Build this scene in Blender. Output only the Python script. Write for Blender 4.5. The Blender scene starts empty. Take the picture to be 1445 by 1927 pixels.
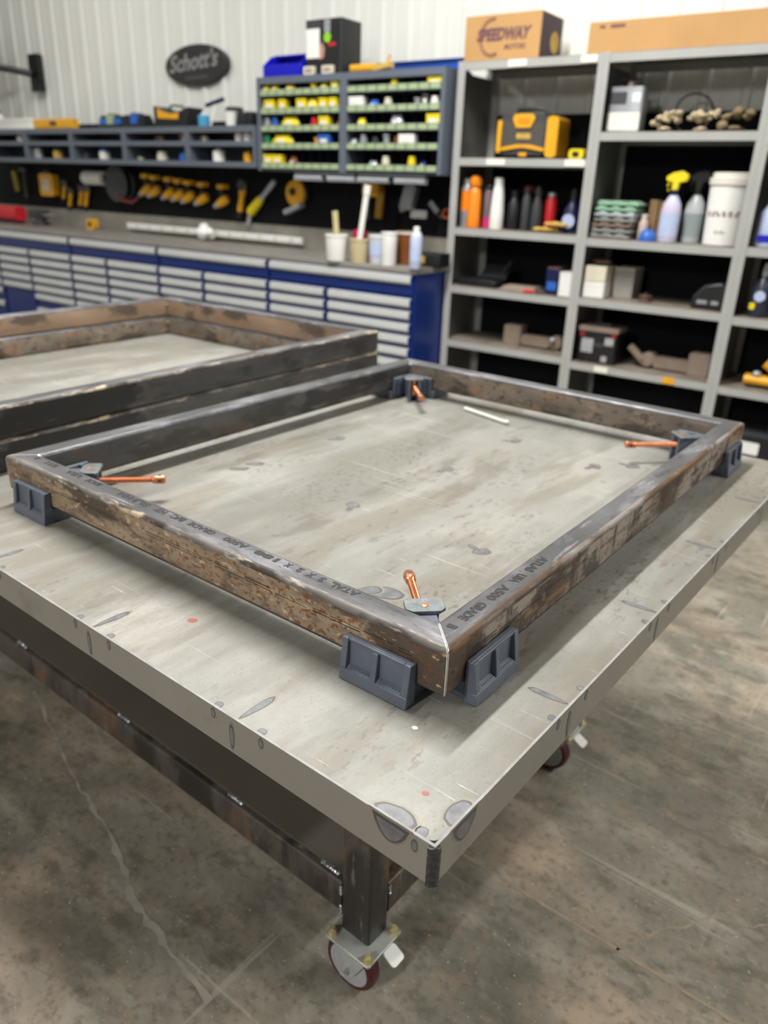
import bpy, bmesh, math, random
from mathutils import Vector, Matrix
random.seed(4)
S = bpy.context.scene
PI = math.pi

# ------------------------------------------------------------------ camera
ZT = 0.85                       # height of the welding table top
AT = -0.0153                    # table turned a little against the clamped frame
AW = 0.0409                     # wall, benches and shelving direction
YAW, PITCH, ROLL = 0.6489, 0.4054, 0.0361
cam_data = bpy.data.cameras.new('camera')
cam = bpy.data.objects.new('camera', cam_data)
S.collection.objects.link(cam)
fw = Vector((-math.sin(YAW)*math.cos(PITCH), math.cos(YAW)*math.cos(PITCH), -math.sin(PITCH)))
r0 = Vector((math.cos(YAW), math.sin(YAW), 0)); u0 = r0.cross(fw)
rr = r0*math.cos(ROLL)+u0*math.sin(ROLL); uu = -r0*math.sin(ROLL)+u0*math.cos(ROLL)
Mc = Matrix(((rr.x, uu.x, -fw.x), (rr.y, uu.y, -fw.y), (rr.z, uu.z, -fw.z))).to_4x4()
Mc.translation = Vector((0.4214, -0.7003, 0.6392+ZT))
cam.matrix_world = Mc
cam_data.sensor_fit = 'AUTO'; cam_data.sensor_width = 36.0
cam_data.lens = 1432.9/1927*36
cam_data.clip_start = 0.02; cam_data.clip_end = 100
cam_data.dof.use_dof = True
cam_data.dof.focus_distance = 1.0
cam_data.dof.aperture_fstop = 3.6
S.camera = cam

# ------------------------------------------------------------------ light
S.view_settings.view_transform = 'Standard'
S.view_settings.look = 'None'
S.view_settings.exposure = 0.0
S.view_settings.gamma = 1.0
S.view_settings.use_curve_mapping = False
w = bpy.data.worlds.new('shop_ambient'); S.world = w; w.use_nodes = True
w.node_tree.nodes['Background'].inputs[0].default_value = (1.0, 0.985, 0.95, 1)
w.node_tree.nodes['Background'].inputs[1].default_value = 0.19

def strip_light(name, x, y, z, sx, sy, power, col=(1, 0.985, 0.955)):
    l = bpy.data.lights.new(name, 'AREA'); l.shape = 'RECTANGLE'; l.size = sx; l.size_y = sy
    l.energy = power; l.color = col
    o = bpy.data.objects.new(name, l); S.collection.objects.link(o); o.location = (x, y, z)
    return o
# long LED strip fixtures under the shop ceiling, running front to back; the last is added fill
strip_light('ceiling_strip_light', -1.70, 1.25, 4.5, 0.16, 2.3, 310)
strip_light('ceiling_strip_light', 3.7, 2.8, 4.5, 0.22, 3.2, 250)
strip_light('ceiling_strip_light', -6.0, 1.2, 4.5, 0.22, 3.2, 90)
strip_light('ceiling_strip_light', -0.8, -6.6, 4.3, 0.3, 3.2, 560)  # unseen fill strip, added to brighten front-facing sides and the near floor

# ------------------------------------------------------------------ helpers
TV = Vector((math.cos(AW), math.sin(AW), 0)); NV = Vector((-math.sin(AW), math.cos(AW), 0))
def WL(t, n, z=0.0):
    return TV*t+NV*n+Vector((0, 0, z))

def lin(h):
    h = h.lstrip('#'); o = []
    for i in (0, 2, 4):
        v = int(h[i:i+2], 16)/255
        o.append(v/12.92 if v <= 0.04045 else ((v+0.055)/1.055)**2.4)
    return (o[0], o[1], o[2], 1)

MATS = {}
def nd(nt, t, **kw):
    n = nt.nodes.new(t)
    for k, v in kw.items(): setattr(n, k, v)
    return n

def pmat(name, col, rough=0.5, metal=0.0, var=0.12, scale=6.0, col2=None, spec=None, bump=0.0, coat=0.0, stretch=None):
    """principled surface whose colour wanders between two tones by noise"""
    if name in MATS: return MATS[name]
    m = bpy.data.materials.new(name); m.use_nodes = True; nt = m.node_tree
    b = nt.nodes['Principled BSDF']
    c = lin(col)
    c2 = lin(col2) if col2 else tuple(max(0, v*(1-var)) for v in c[:3])+(1,)
    tc = nd(nt, 'ShaderNodeTexCoord'); mp = nd(nt, 'ShaderNodeMapping')
    if stretch: mp.inputs['Scale'].default_value = stretch
    nz = nd(nt, 'ShaderNodeTexNoise'); nz.inputs['Scale'].default_value = scale; nz.inputs['Detail'].default_value = 5
    nt.links.new(tc.outputs['Object'], mp.inputs['Vector']); nt.links.new(mp.outputs['Vector'], nz.inputs['Vector'])
    rp = nd(nt, 'ShaderNodeValToRGB'); rp.color_ramp.elements[0].position = 0.35; rp.color_ramp.elements[1].position = 0.68
    rp.color_ramp.elements[0].color = c2; rp.color_ramp.elements[1].color = c
    nt.links.new(nz.outputs['Fac'], rp.inputs['Fac']); nt.links.new(rp.outputs['Color'], b.inputs['Base Color'])
    b.inputs['Roughness'].default_value = rough; b.inputs['Metallic'].default_value = metal
    if spec is not None: b.inputs['Specular IOR Level'].default_value = spec
    if coat: b.inputs['Coat Weight'].default_value = coat
    if bump:
        bp = nd(nt, 'ShaderNodeBump'); bp.inputs['Strength'].default_value = bump; bp.inputs['Distance'].default_value = 0.002
        nt.links.new(nz.outputs['Fac'], bp.inputs['Height']); nt.links.new(bp.outputs['Normal'], b.inputs['Normal'])
    MATS[name] = m
    return m

def layered(name, base, layers, rough=0.5, metal=0.0, rough2=None, bump=0.0):
    """base: (c0, c1, scale, stretch). layers: (colour, scale, stretch, lo, hi, offset) patches mixed on top by thresholded noise"""
    if name in MATS: return MATS[name]
    m = bpy.data.materials.new(name); m.use_nodes = True; nt = m.node_tree; L = nt.links.new
    b = nt.nodes['Principled BSDF']; tc = nd(nt, 'ShaderNodeTexCoord')
    def noise(scale, stretch, off, detail=6, rg=0.6):
        mp = nd(nt, 'ShaderNodeMapping'); mp.inputs['Scale'].default_value = stretch; mp.inputs['Location'].default_value = (off, off*1.7, off*0.6)
        n = nd(nt, 'ShaderNodeTexNoise'); n.inputs['Scale'].default_value = scale; n.inputs['Detail'].default_value = detail; n.inputs['Roughness'].default_value = rg
        L(tc.outputs['Object'], mp.inputs['Vector']); L(mp.outputs['Vector'], n.inputs['Vector'])
        return n
    n0 = noise(base[2], base[3], 0.0)
    rp = nd(nt, 'ShaderNodeValToRGB'); rp.color_ramp.elements[0].position = 0.33; rp.color_ramp.elements[1].position = 0.68
    rp.color_ramp.elements[0].color = lin(base[0]); rp.color_ramp.elements[1].color = lin(base[1])
    L(n0.outputs['Fac'], rp.inputs['Fac']); cur = rp.outputs['Color']
    for (col, sc, st, lo, hi, off, *amt) in layers:
        n = noise(sc, st, off)
        mr = nd(nt, 'ShaderNodeMapRange'); mr.inputs['From Min'].default_value = lo; mr.inputs['From Max'].default_value = hi
        mr.clamp = True; mr.inputs['To Max'].default_value = amt[0] if amt else 1.0
        L(n.outputs['Fac'], mr.inputs['Value'])
        fac = mr.outputs['Result']
        if len(amt) > 1:                      # only where a second, coarser noise allows it
            n2 = noise(amt[1], amt[2], off+17.3)
            m2 = nd(nt, 'ShaderNodeMapRange'); m2.inputs['From Min'].default_value = amt[3]; m2.inputs['From Max'].default_value = amt[4]; m2.clamp = True
            L(n2.outputs['Fac'], m2.inputs['Value'])
            mu = nd(nt, 'ShaderNodeMath', operation='MULTIPLY'); L(fac, mu.inputs[0]); L(m2.outputs['Result'], mu.inputs[1]); fac = mu.outputs[0]
        mx = nd(nt, 'ShaderNodeMix', data_type='RGBA'); L(fac, mx.inputs[0]); L(cur, mx.inputs[6]); mx.inputs[7].default_value = lin(col)
        cur = mx.outputs[2]
    L(cur, b.inputs['Base Color'])
    b.inputs['Metallic'].default_value = metal; b.inputs['Roughness'].default_value = rough
    if rough2 is not None:
        mr = nd(nt, 'ShaderNodeMapRange'); mr.inputs['From Min'].default_value = 0.3; mr.inputs['From Max'].default_value = 0.7
        mr.inputs['To Min'].default_value = rough2; mr.inputs['To Max'].default_value = rough
        L(n0.outputs['Fac'], mr.inputs['Value']); L(mr.outputs['Result'], b.inputs['Roughness'])
    if bump:
        bp = nd(nt, 'ShaderNodeBump'); bp.inputs['Strength'].default_value = bump; bp.inputs['Distance'].default_value = 0.001
        L(n0.outputs['Fac'], bp.inputs['Height']); L(bp.outputs['Normal'], b.inputs['Normal'])
    MATS[name] = m
    return m

class MB:
    """collects shapes into one mesh"""
    def __init__(s): s.v = []; s.f = []; s.mi = []; s.M = Matrix.Identity(4); s.ring = None
    def add(s, vs, fs, m=0, M=None):
        o = len(s.v); T = s.M @ M if M is not None else s.M
        s.v += [tuple(T @ Vector(p)) for p in vs]
        s.f += [tuple(i+o for i in f) for f in fs]; s.mi += [m]*len(fs)
        return s
    def box(s, x0, x1, y0, y1, z0, z1, m=0, M=None):
        v = [(x0,y0,z0),(x1,y0,z0),(x1,y1,z0),(x0,y1,z0),(x0,y0,z1),(x1,y0,z1),(x1,y1,z1),(x0,y1,z1)]
        f = [(0,3,2,1),(4,5,6,7),(0,1,5,4),(1,2,6,5),(2,3,7,6),(3,0,4,7)]
        return s.add(v, f, m, M)
    def rbox(s, x0, x1, y0, y1, z0, z1, r, m=0, M=None, seg=3, axis='z'):
        """box with rounded edges along one axis"""
        def rr_(a0, a1, b0, b1):
            P = []
            for (cx, cy, a) in ((a1-r, b1-r, 0), (a0+r, b1-r, 90), (a0+r, b0+r, 180), (a1-r, b0+r, 270)):
                for k in range(seg+1):
                    t = math.radians(a+90*k/seg); P.append((cx+r*math.cos(t), cy+r*math.sin(t)))
            return P
        if axis == 'z': P = rr_(x0, x1, y0, y1); f = lambda p, h: (p[0], p[1], h); h0, h1 = z0, z1
        elif axis == 'y': P = rr_(x0, x1, z0, z1); f = lambda p, h: (p[0], h, p[1]); h0, h1 = y1, y0
        else: P = rr_(y0, y1, z0, z1); f = lambda p, h: (h, p[0], p[1]); h0, h1 = x0, x1
        n = len(P)
        v = [f(p, h0) for p in P]+[f(p, h1) for p in P]
        fs = [tuple(range(n-1, -1, -1)), tuple(range(n, 2*n))]+[(i, (i+1) % n, n+(i+1) % n, n+i) for i in range(n)]
        return s.add(v, fs, m, M)
    def prism(s, poly, d0, d1, plane='xy', m=0, M=None):
        n = len(poly)
        g = {'xy': lambda p, h: (p[0], p[1], h), 'xz': lambda p, h: (p[0], h, p[1]), 'yz': lambda p, h: (h, p[0], p[1])}[plane]
        v = [g(p, d0) for p in poly]+[g(p, d1) for p in poly]
        fs = [tuple(range(n-1, -1, -1)), tuple(range(n, 2*n))]+[(i, (i+1) % n, n+(i+1) % n, n+i) for i in range(n)]
        if plane == 'xz': fs = [tuple(reversed(f)) for f in fs]
        return s.add(v, fs, m, M)
    def cyl(s, p0, p1, ra, rb=None, seg=18, m=0):
        rb = ra if rb is None else rb
        p0 = Vector(p0); p1 = Vector(p1); d = (p1-p0).normalized(); q = d.to_track_quat('Z', 'Y').to_matrix().to_4x4()
        T = Matrix.Translation(p0) @ q; h = (p1-p0).length
        v = [(ra*math.cos(2*PI*k/seg), ra*math.sin(2*PI*k/seg), 0) for k in range(seg)]+[(rb*math.cos(2*PI*k/seg), rb*math.sin(2*PI*k/seg), h) for k in range(seg)]
        fs = [tuple(range(seg-1, -1, -1)), tuple(range(seg, 2*seg))]+[(i, (i+1) % seg, seg+(i+1) % seg, seg+i) for i in range(seg)]
        return s.add(v, fs, m, T)
    def lathe(s, prof, seg=20, c=(0, 0, 0), d=(0, 0, 1), m=0, sx=1.0, sy=1.0, caps=True):
        q = Vector(d).normalized().to_track_quat('Z', 'Y').to_matrix().to_4x4(); T = Matrix.Translation(Vector(c)) @ q
        v = []; n = len(prof)
        for (r, z) in prof:
            v += [(max(r, 1e-5)*math.cos(2*PI*k/seg)*sx, max(r, 1e-5)*math.sin(2*PI*k/seg)*sy, z) for k in range(seg)]
        fs = [(j*seg+i, j*seg+(i+1) % seg, (j+1)*seg+(i+1) % seg, (j+1)*seg+i) for j in range(n-1) for i in range(seg)]
        if caps: fs += [tuple(range(seg-1, -1, -1)), tuple((n-1)*seg+i for i in range(seg))]
        return s.add(v, fs, m, T)
    def ell(s, c, rx, ry, rz, m=0, M=None, seg=14, rings=8, wob=0.0):
        v = []; fs = []
        for j in range(1, rings):
            t = PI*j/rings
            for i in range(seg):
                k = 1+wob*(random.random()-0.5)
                v.append((c[0]+rx*k*math.sin(t)*math.cos(2*PI*i/seg), c[1]+ry*k*math.sin(t)*math.sin(2*PI*i/seg), c[2]+rz*k*math.cos(t)))
        a = len(v); v += [(c[0], c[1], c[2]+rz), (c[0], c[1], c[2]-rz)]
        for j in range(rings-2):
            for i in range(seg):
                fs.append((j*seg+i, (j+1)*seg+i, (j+1)*seg+(i+1) % seg, j*seg+(i+1) % seg))
        for i in range(seg):
            fs.append((a, i, (i+1) % seg)); fs.append((a+1, (rings-2)*seg+(i+1) % seg, (rings-2)*seg+i))
        return s.add(v, fs, m, M)
    def tube(s, pts, r, seg=8, m=0):
        pts = [Vector(p) for p in pts]; n = len(pts); v = []
        up = Vector((0, 0, 1))
        for i, p in enumerate(pts):
            d = (pts[min(i+1, n-1)]-pts[max(i-1, 0)]).normalized()
            a = d.cross(up)
            if a.length < 1e-3: a = d.cross(Vector((1, 0, 0)))
            a.normalize(); b = a.cross(d)
            v += [tuple(p+a*r*math.cos(2*PI*k/seg)+b*r*math.sin(2*PI*k/seg)) for k in range(seg)]
        fs = [(j*seg+i, (j+1)*seg+i, (j+1)*seg+(i+1) % seg, j*seg+(i+1) % seg) for j in range(n-1) for i in range(seg)]
        fs += [tuple(range(seg)), tuple((n-1)*seg+i for i in range(seg-1, -1, -1))]
        return s.add(v, fs, m)
    def build(s, name, mats, parent=None, loc=None, rz=0.0, bevel=0.0, bseg=2, smooth=38, label=None):
        me = bpy.data.meshes.new(name); me.from_pydata(s.v, [], s.f)
        if not isinstance(mats, (list, tuple)): mats = [mats]
        for m in mats: me.materials.append(m)
        me.polygons.foreach_set('material_index', s.mi)
        bm = bmesh.new(); bm.from_mesh(me); bmesh.ops.recalc_face_normals(bm, faces=bm.faces); bm.to_mesh(me); bm.free()
        me.update()
        if smooth:
            me.polygons.foreach_set('use_smooth', [True]*len(me.polygons)); me.set_sharp_from_angle(angle=math.radians(smooth))
        o = bpy.data.objects.new(name, me); S.collection.objects.link(o)
        if parent: o.parent = parent
        if loc is not None: o.location = loc
        if rz: o.rotation_euler.z = rz
        if bevel:
            b = o.modifiers.new('bevel', 'BEVEL'); b.width = bevel; b.segments = bseg; b.limit_method = 'ANGLE'; b.angle_limit = math.radians(40)
        if label: o['label'] = label
        return o

def tag(o, label, cat, group=None):
    o['label'] = label; o['category'] = cat
    if group: o['group'] = group
    return o
def struct(o): o['kind'] = 'structure'; return o
def empty(name, loc, rz=0.0):
    o = bpy.data.objects.new(name, None); o.empty_display_size = 0.05; S.collection.objects.link(o)
    o.location = loc; o.rotation_euler.z = rz; return o
def thing(name, label, cat, loc, rz=0.0, group=None):
    return tag(empty(name, loc, rz), label, cat, group)
def wthing(name, label, cat, t, n, z, rz=0.0, group=None):
    """a thing placed by its distance along the back wall and out from it"""
    return thing(name, label, cat, WL(t, n, z), AW+rz, group)
def kids(o): return [c for c in bpy.data.objects if c.parent == o]
def dup(o, parent=None, loc=None, rz=None, label=None, group=None):
    c = o.copy(); S.collection.objects.link(c)
    if parent: c.parent = parent
    for k in kids(o): dup(k, c)
    if loc is not None: c.location = loc
    if rz is not None: c.rotation_euler.z = rz
    if label: c['label'] = label
    if group: c['group'] = group
    return c

def text_mesh(txt, width=None, height=0.01, depth=0.0, shear=0.0, bold=0.0, align='LEFT'):
    """letter shapes as a mesh, lying in the local xy plane, cap height = height, total width = width"""
    cu = bpy.data.curves.new('t', 'FONT'); cu.body = txt; cu.size = height/0.7; cu.shear = shear; cu.offset = bold; cu.extrude = depth; cu.resolution_u = 3
    o = bpy.data.objects.new('t', cu); S.collection.objects.link(o)
    dg = bpy.context.evaluated_depsgraph_get(); me = bpy.data.meshes.new_from_object(o.evaluated_get(dg))
    bpy.data.objects.remove(o); bpy.data.curves.remove(cu)
    xs = [v.co.x for v in me.vertices]; x0, x1 = min(xs), max(xs)
    k = (width/(x1-x0)) if width else 1.0
    for v in me.vertices:
        v.co.x = (v.co.x-x0)*k
        if align == 'CENTER': v.co.x -= (x1-x0)*k/2
    return me
def text_part(name, txt, mat, parent, loc, rot, width=None, height=0.01, depth=0.0003, **kw):
    me = text_mesh(txt, width, height, depth, **kw); me.materials.append(mat)
    o = bpy.data.objects.new(name, me); S.collection.objects.link(o); o.parent = parent; o.location = loc; o.rotation_euler = rot
    return o

# ------------------------------------------------------------------ materials
M_wall = pmat('white_wall_panel', '#dedfd9', 0.45, var=0.05, scale=1.5)
M_black_liner = pmat('black_liner', '#141518', 0.75, var=0.2, scale=3, spec=0.15)
M_ceil = pmat('ceiling_white', '#d8d8d2', 0.8, var=0.05, scale=1)
SY = (1.3, 0.28, 1)
M_plate = layered('mill_plate', ('#82827c', '#95948e', 1.8, (1, 1, 1)), [
    ('#aeaaa2', 5.0, (1, 0.6, 1), 0.50, 0.72, 12.2, 0.5),
    ('#6d6b63', 3.2, SY, 0.49, 0.60, 3.1, 0.62),
    ('#787063', 6.0, SY, 0.51, 0.60, 8.4, 0.55),
    ('#625c53', 11.0, (1.5, 0.4, 1), 0.54, 0.62, 14.4, 0.5, 2.5, SY, 0.45, 0.6),
    ('#544b40', 95.0, (1.2, 0.6, 1), 0.55, 0.60, 4.2, 0.6, 5.5, SY, 0.53, 0.62),
    ('#5d4a3c', 48.0, (1.4, 0.5, 1), 0.585, 0.625, 1.9, 0.45, 4.0, SY, 0.52, 0.62),
    ('#6e665b', 210.0, (1, 1, 1), 0.56, 0.70, 6.2, 0.4),
    ('#cfcec9', 10.0, (0.16, 14.0, 1), 0.66, 0.71, 5.5, 0.6),
    ('#dddbd6', 22.0, (0.5, 12.0, 1), 0.69, 0.73, 2.7, 0.7), ('#d2d0ca', 15.0, (7.0, 0.3, 1), 0.70, 0.74, 8.7, 0.5)], rough=0.50, metal=0.12, rough2=0.40)
M_plate.node_tree.nodes['Principled BSDF'].inputs['Specular IOR Level'].default_value = 0.35
M_skirt = layered('sheet_skirt', ('#8f8c85', '#9b9891', 2.0, (1, 1, 1)), [('#7a7468', 6.0, (1, 1, 1), 0.58, 0.75, 2.0)], rough=0.45, metal=0.5)
M_cut = pmat('cut_edge', '#9a9a97', 0.6, 0.2, var=0.25, scale=40)
M_tint_c = pmat('heat_tint_core', '#5a5c60', 0.45, 0.2, var=0.25, scale=60, col2='#76777a')
M_tint_s = pmat('heat_tint_side', '#5f6065', 0.45, 0.2, var=0.2, scale=60, col2='#77777a')
M_tint_e = pmat('heat_tint_edge', '#5a5758', 0.5, 0.4, var=0.2, scale=60)
M_tint_h = pmat('heat_tint_straw', '#8b8476', 0.5, 0.2, var=0.15, scale=40)
M_redpaint = pmat('red_paint_spot', '#a4584a', 0.5, var=0.15, scale=80)
M_bead = pmat('weld_bead_dark', '#4c4d50', 0.38, 0.5, var=0.5, scale=160, bump=0.8)
M_silver_bead = pmat('weld_bead_bright', '#c4cdd0', 0.3, 0.8, var=0.55, scale=120, bump=0.6)
M_legs = layered('leg_tube', ('#3f3a36', '#5d5650', 9.0, (1, 1, 0.4)), [('#75583f', 9.0, (1, 1, 0.5), 0.55, 0.64, 4.0, 0.8), ('#262321', 7.0, (1, 1, .4), 0.52, 0.58, 9.0, 0.8), ('#8a847d', 40.0, (1, 1, .2), 0.60, 0.68, 2.0, 0.5), ('#2a2522', 120.0, (1, 1, .6), 0.57, 0.66, 6.0, 0.6)], rough=0.5, metal=0.25, bump=0.2)
M_shelfsheet = pmat('lower_shelf_sheet', '#6c665b', 0.5, 0.3, var=0.15, scale=3)
M_top = layered('tube_top', ('#444446', '#626264', 9.0, (0.35, 1, 1)), [('#7f7f85', 5.0, (0.5, 1, 1), 0.52, 0.60, 3.3, 0.8), ('#332f2d', 24.0, (0.35, 1, 1), 0.56, 0.66, 6.0, 0.7),
    ('#97969a', 60.0, (0.12, 1, 1), 0.60, 0.68, 1.2, 0.6), ('#38322e', 150.0, (0.6, 1, 1), 0.58, 0.66, 2.8, 0.5)], rough=0.48, metal=0.3, rough2=0.36, bump=0.15)
M_edge = layered('tube_edge_highlight', ('#55504d', '#7f7a74', 30.0, (0.3, 1, 1)), [('#3f3833', 18.0, (0.4, 1, 1), 0.50, 0.58, 2.0), ('#b9ad9b', 60.0, (0.25, 1, 1), 0.57, 0.64, 5.0, 0.8), ('#cdbb9c', 7.0, (0.5, 1, 1), 0.60, 0.63, 7.0, 0.8)], rough=0.55, metal=0.1)  # lighter rounding: metal highlight put into the colour, along with flaked scale
M_tan = layered('scale_tan', ('#7d6b59', '#a58f75', 8.0, (0.5, 1, 1.6)), [
    ('#bba384', 5.0, (0.6, 1, 1.3), 0.52, 0.62, 9.7, 0.8), ('#463b33', 3.4, (0.7, 1, 1.8), 0.52, 0.55, 1.2, 0.9), ('#5b4b3e', 15.0, (0.5, 1, 1.2), 0.50, 0.62, 4.6, 0.75),
    ('#54453a', 60.0, (0.5, 1, 1), 0.50, 0.66, 11.6, 0.7), ('#3a302a', 160.0, (0.6, 1, 1), 0.56, 0.64, 3.9, 0.7), ('#cdb998', 90.0, (0.5, 1, 1), 0.60, 0.66, 2.9, 0.7),
    ('#7c4418', 120.0, (0.7, 1, 0.8), 0.565, 0.60, 7.7, 0.9, 5.0, (0.6, 1, 1), 0.52, 0.60)], rough=0.62, metal=0.0, bump=0.3)
M_rust = layered('scale_dark_rust', ('#3d3129', '#604e40', 9.0, (0.5, 1, 1.5)), [
    ('#a2968a', 3.4, (0.5, 1, 1.2), 0.49, 0.53, 6.3, 0.9), ('#9c6f36', 8.0, (0.16, 1, 3.4), 0.55, 0.62, 2.2, 0.8), ('#332822', 10.0, (1.8, 1, .35), 0.53, 0.60, 4.8, 0.8),
    ('#2a211b', 14.0, (0.6, 1, 1), 0.54, 0.60, 5.5, 0.8), ('#6b4a2c', 50.0, (0.4, 1, 1), 0.54, 0.64, 8.8, 0.7), ('#221b17', 140.0, (0.6, 1, 1), 0.57, 0.65, 3.3, 0.7), ('#8d8175', 80.0, (0.5, 1, 1), 0.60, 0.66, 9.9, 0.5)], rough=0.52, metal=0.05, bump=0.3)
M_rust_edge = layered('rust_edge', ('#453325', '#6b5038', 22.0, (0.4, 1, 1)), [('#96703f', 20.0, (0.3, 1, 1), 0.55, 0.62, 2.0, 0.8), ('#85817d', 6.0, (0.4, 1, 1), 0.50, 0.57, 8.0, 0.9), ('#2a201a', 60.0, (0.4, 1, 1), 0.56, 0.62, 4.0, 0.7)], rough=0.55, bump=0.3)
M_dark = layered('tube_dark', ('#454444', '#636160', 7.0, (0.5, 1, 1)), [('#2b2928', 3.6, (0.6, 1, 1.6), 0.53, 0.56, 3.0, 0.85), ('#322f2d', 14.0, (0.4, 1, 1), 0.54, 0.62, 5.0, 0.6), ('#7a7673', 40.0, (0.2, 1, 1), 0.60, 0.68, 1.7, 0.5), ('#5f4a3b', 11.0, (0.5, 1, 1), 0.62, 0.68, 8.0, 0.7)], rough=0.5, metal=0.25)
M_brown = layered('tube_brown', ('#5e544a', '#85786a', 9.0, (0.5, 1, 1)), [('#38312b', 8.0, (0.5, 1, 1.3), 0.50, 0.57, 3.7, 0.85), ('#a08d76', 14.0, (0.6, 1, 1.2), 0.54, 0.62, 6.7, 0.7), ('#8c674b', 20.0, (0.5, 1, 1), 0.56, 0.64, 1.1, 0.7), ('#2e2823', 60.0, (0.6, 1, 1), 0.54, 0.64, 9.1, 0.7)], rough=0.55, metal=0.05, bump=0.2)
M_paint_mark = pmat('ink_marking', '#171616', 0.6, var=0.3, scale=300)
M_bright = pmat('fresh_cut_steel', '#e4e2de', 0.3, 0.6, var=0.1, scale=60)
M_clamp = pmat('clamp_grey_paint', '#656d7a', 0.38, 0.1, var=0.2, scale=30, bump=0.08)
M_zinc = pmat('zinc_plate', '#8f9698', 0.4, 0.7, var=0.45, scale=45)
M_copper = pmat('copper', '#e0926a', 0.32, 0.75, var=0.25, scale=90)
M_galv = pmat('galvanised', '#c6c9c6', 0.4, 0.5, var=0.25, scale=25)
M_brass = pmat('yellow_zinc_bolt', '#d8cda0', 0.35, 0.55, var=0.3, scale=60)
M_maroon = pmat('maroon_tyre', '#4c1a1d', 0.4, var=0.15, scale=20)
M_hub = pmat('grey_hub', '#aaaaad', 0.5, 0.1, var=0.15, scale=30)
M_blue = pmat('cabinet_blue', '#0f2a6e', 0.35, 0.0, var=0.12, scale=3)
M_blue_dk = pmat('cabinet_blue_side', '#101f4e', 0.4, var=0.12, scale=3)
M_alu = pmat('aluminium_pull', '#d3d6d6', 0.4, 0.35, var=0.06, scale=8)
M_benchtop = pmat('bench_top_steel', '#918c86', 0.45, 0.2, var=0.15, scale=4)
M_splash = pmat('backsplash', '#a3a095', 0.5, 0.3, var=0.25, scale=5)
M_binframe = pmat('bin_frame_grey', '#5e6671', 0.5, var=0.08, scale=4)
M_binin = pmat('bin_inside', '#20252d', 0.6, var=0.1, scale=4)
M_green = pmat('green_card', '#a0b288', 0.6, var=0.15, scale=40)
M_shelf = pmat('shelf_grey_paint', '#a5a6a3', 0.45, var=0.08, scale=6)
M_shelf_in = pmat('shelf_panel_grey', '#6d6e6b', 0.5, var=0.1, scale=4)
M_shelf_top = pmat('shelf_dusty_top', '#8a7f74', 0.6, var=0.2, scale=9, col2='#6e655c')
M_white = pmat('white_plastic', '#e8e8e4', 0.4, var=0.05, scale=10)
M_offwhite = pmat('offwhite', '#d8d2bf', 0.5, var=0.12, scale=12)
M_card = pmat('white_card', '#e4e0d6', 0.6, var=0.05, scale=20)
M_black = pmat('black_plastic', '#17181a', 0.45, var=0.2, scale=12)
M_dgrey = pmat('dark_grey_plastic', '#3a3c3f', 0.5, var=0.15, scale=12)
M_yellow = pmat('tool_yellow', '#e3a51c', 0.4, var=0.1, scale=12)
M_byellow = pmat('bright_yellow', '#e8d21a', 0.45, var=0.1, scale=14)
M_orange = pmat('orange_plastic', '#f0881a', 0.4, var=0.08, scale=12)
M_red = pmat('red_plastic', '#c8202c', 0.4, var=0.12, scale=12)
M_pink = pmat('magenta_label', '#c22a6e', 0.45, var=0.1, scale=20)
M_cblue = pmat('royal_blue_plastic', '#0f12b8', 0.4, var=0.1, scale=10)
M_mblue = pmat('mid_blue', '#2b62b8', 0.45, var=0.12, scale=16)
M_lblue = pmat('pale_blue_label', '#b6c3e2', 0.45, var=0.1, scale=20)
M_navy = pmat('navy_plastic', '#141b46', 0.35, var=0.15, scale=14)
M_greenp = pmat('green_plastic', '#1d7d4a', 0.45, var=0.1, scale=20)
M_silver = pmat('silver_can', '#b4b9be', 0.35, 0.5, var=0.15, scale=18)
M_kraft = pmat('kraft_card', '#b98f5a', 0.7, var=0.1, scale=5)
M_kraft_d = pmat('printed_dark_card', '#3a2a34', 0.6, var=0.15, scale=8)
M_print = pmat('box_print', '#6f4a4c', 0.65, var=0.15, scale=60)
M_wood = pmat('plain_wood', '#93734f', 0.6, var=0.25, scale=9, stretch=(4, 4, .6))
M_rag = pmat('cotton_glove', '#c6b896', 0.85, var=0.3, scale=26, bump=0.4)
M_leather = pmat('yellow_leather', '#cda850', 0.7, var=0.25, scale=20)
M_gtowel = pmat('green_towel', '#8db596', 0.9, var=0.25, scale=30, bump=0.4)
M_greytowel = pmat('grey_towel', '#8b8b88', 0.9, var=0.3, scale=24, bump=0.4)
M_cast = pmat('dusty_cast_metal', '#8b7b6c', 0.7, var=0.2, scale=14)
M_brownp = pmat('amber_plastic', '#7c4620', 0.35, var=0.15, scale=16)
M_rubber = pmat('black_rubber', '#0f0f10', 0.6, var=0.2, scale=16)

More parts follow.
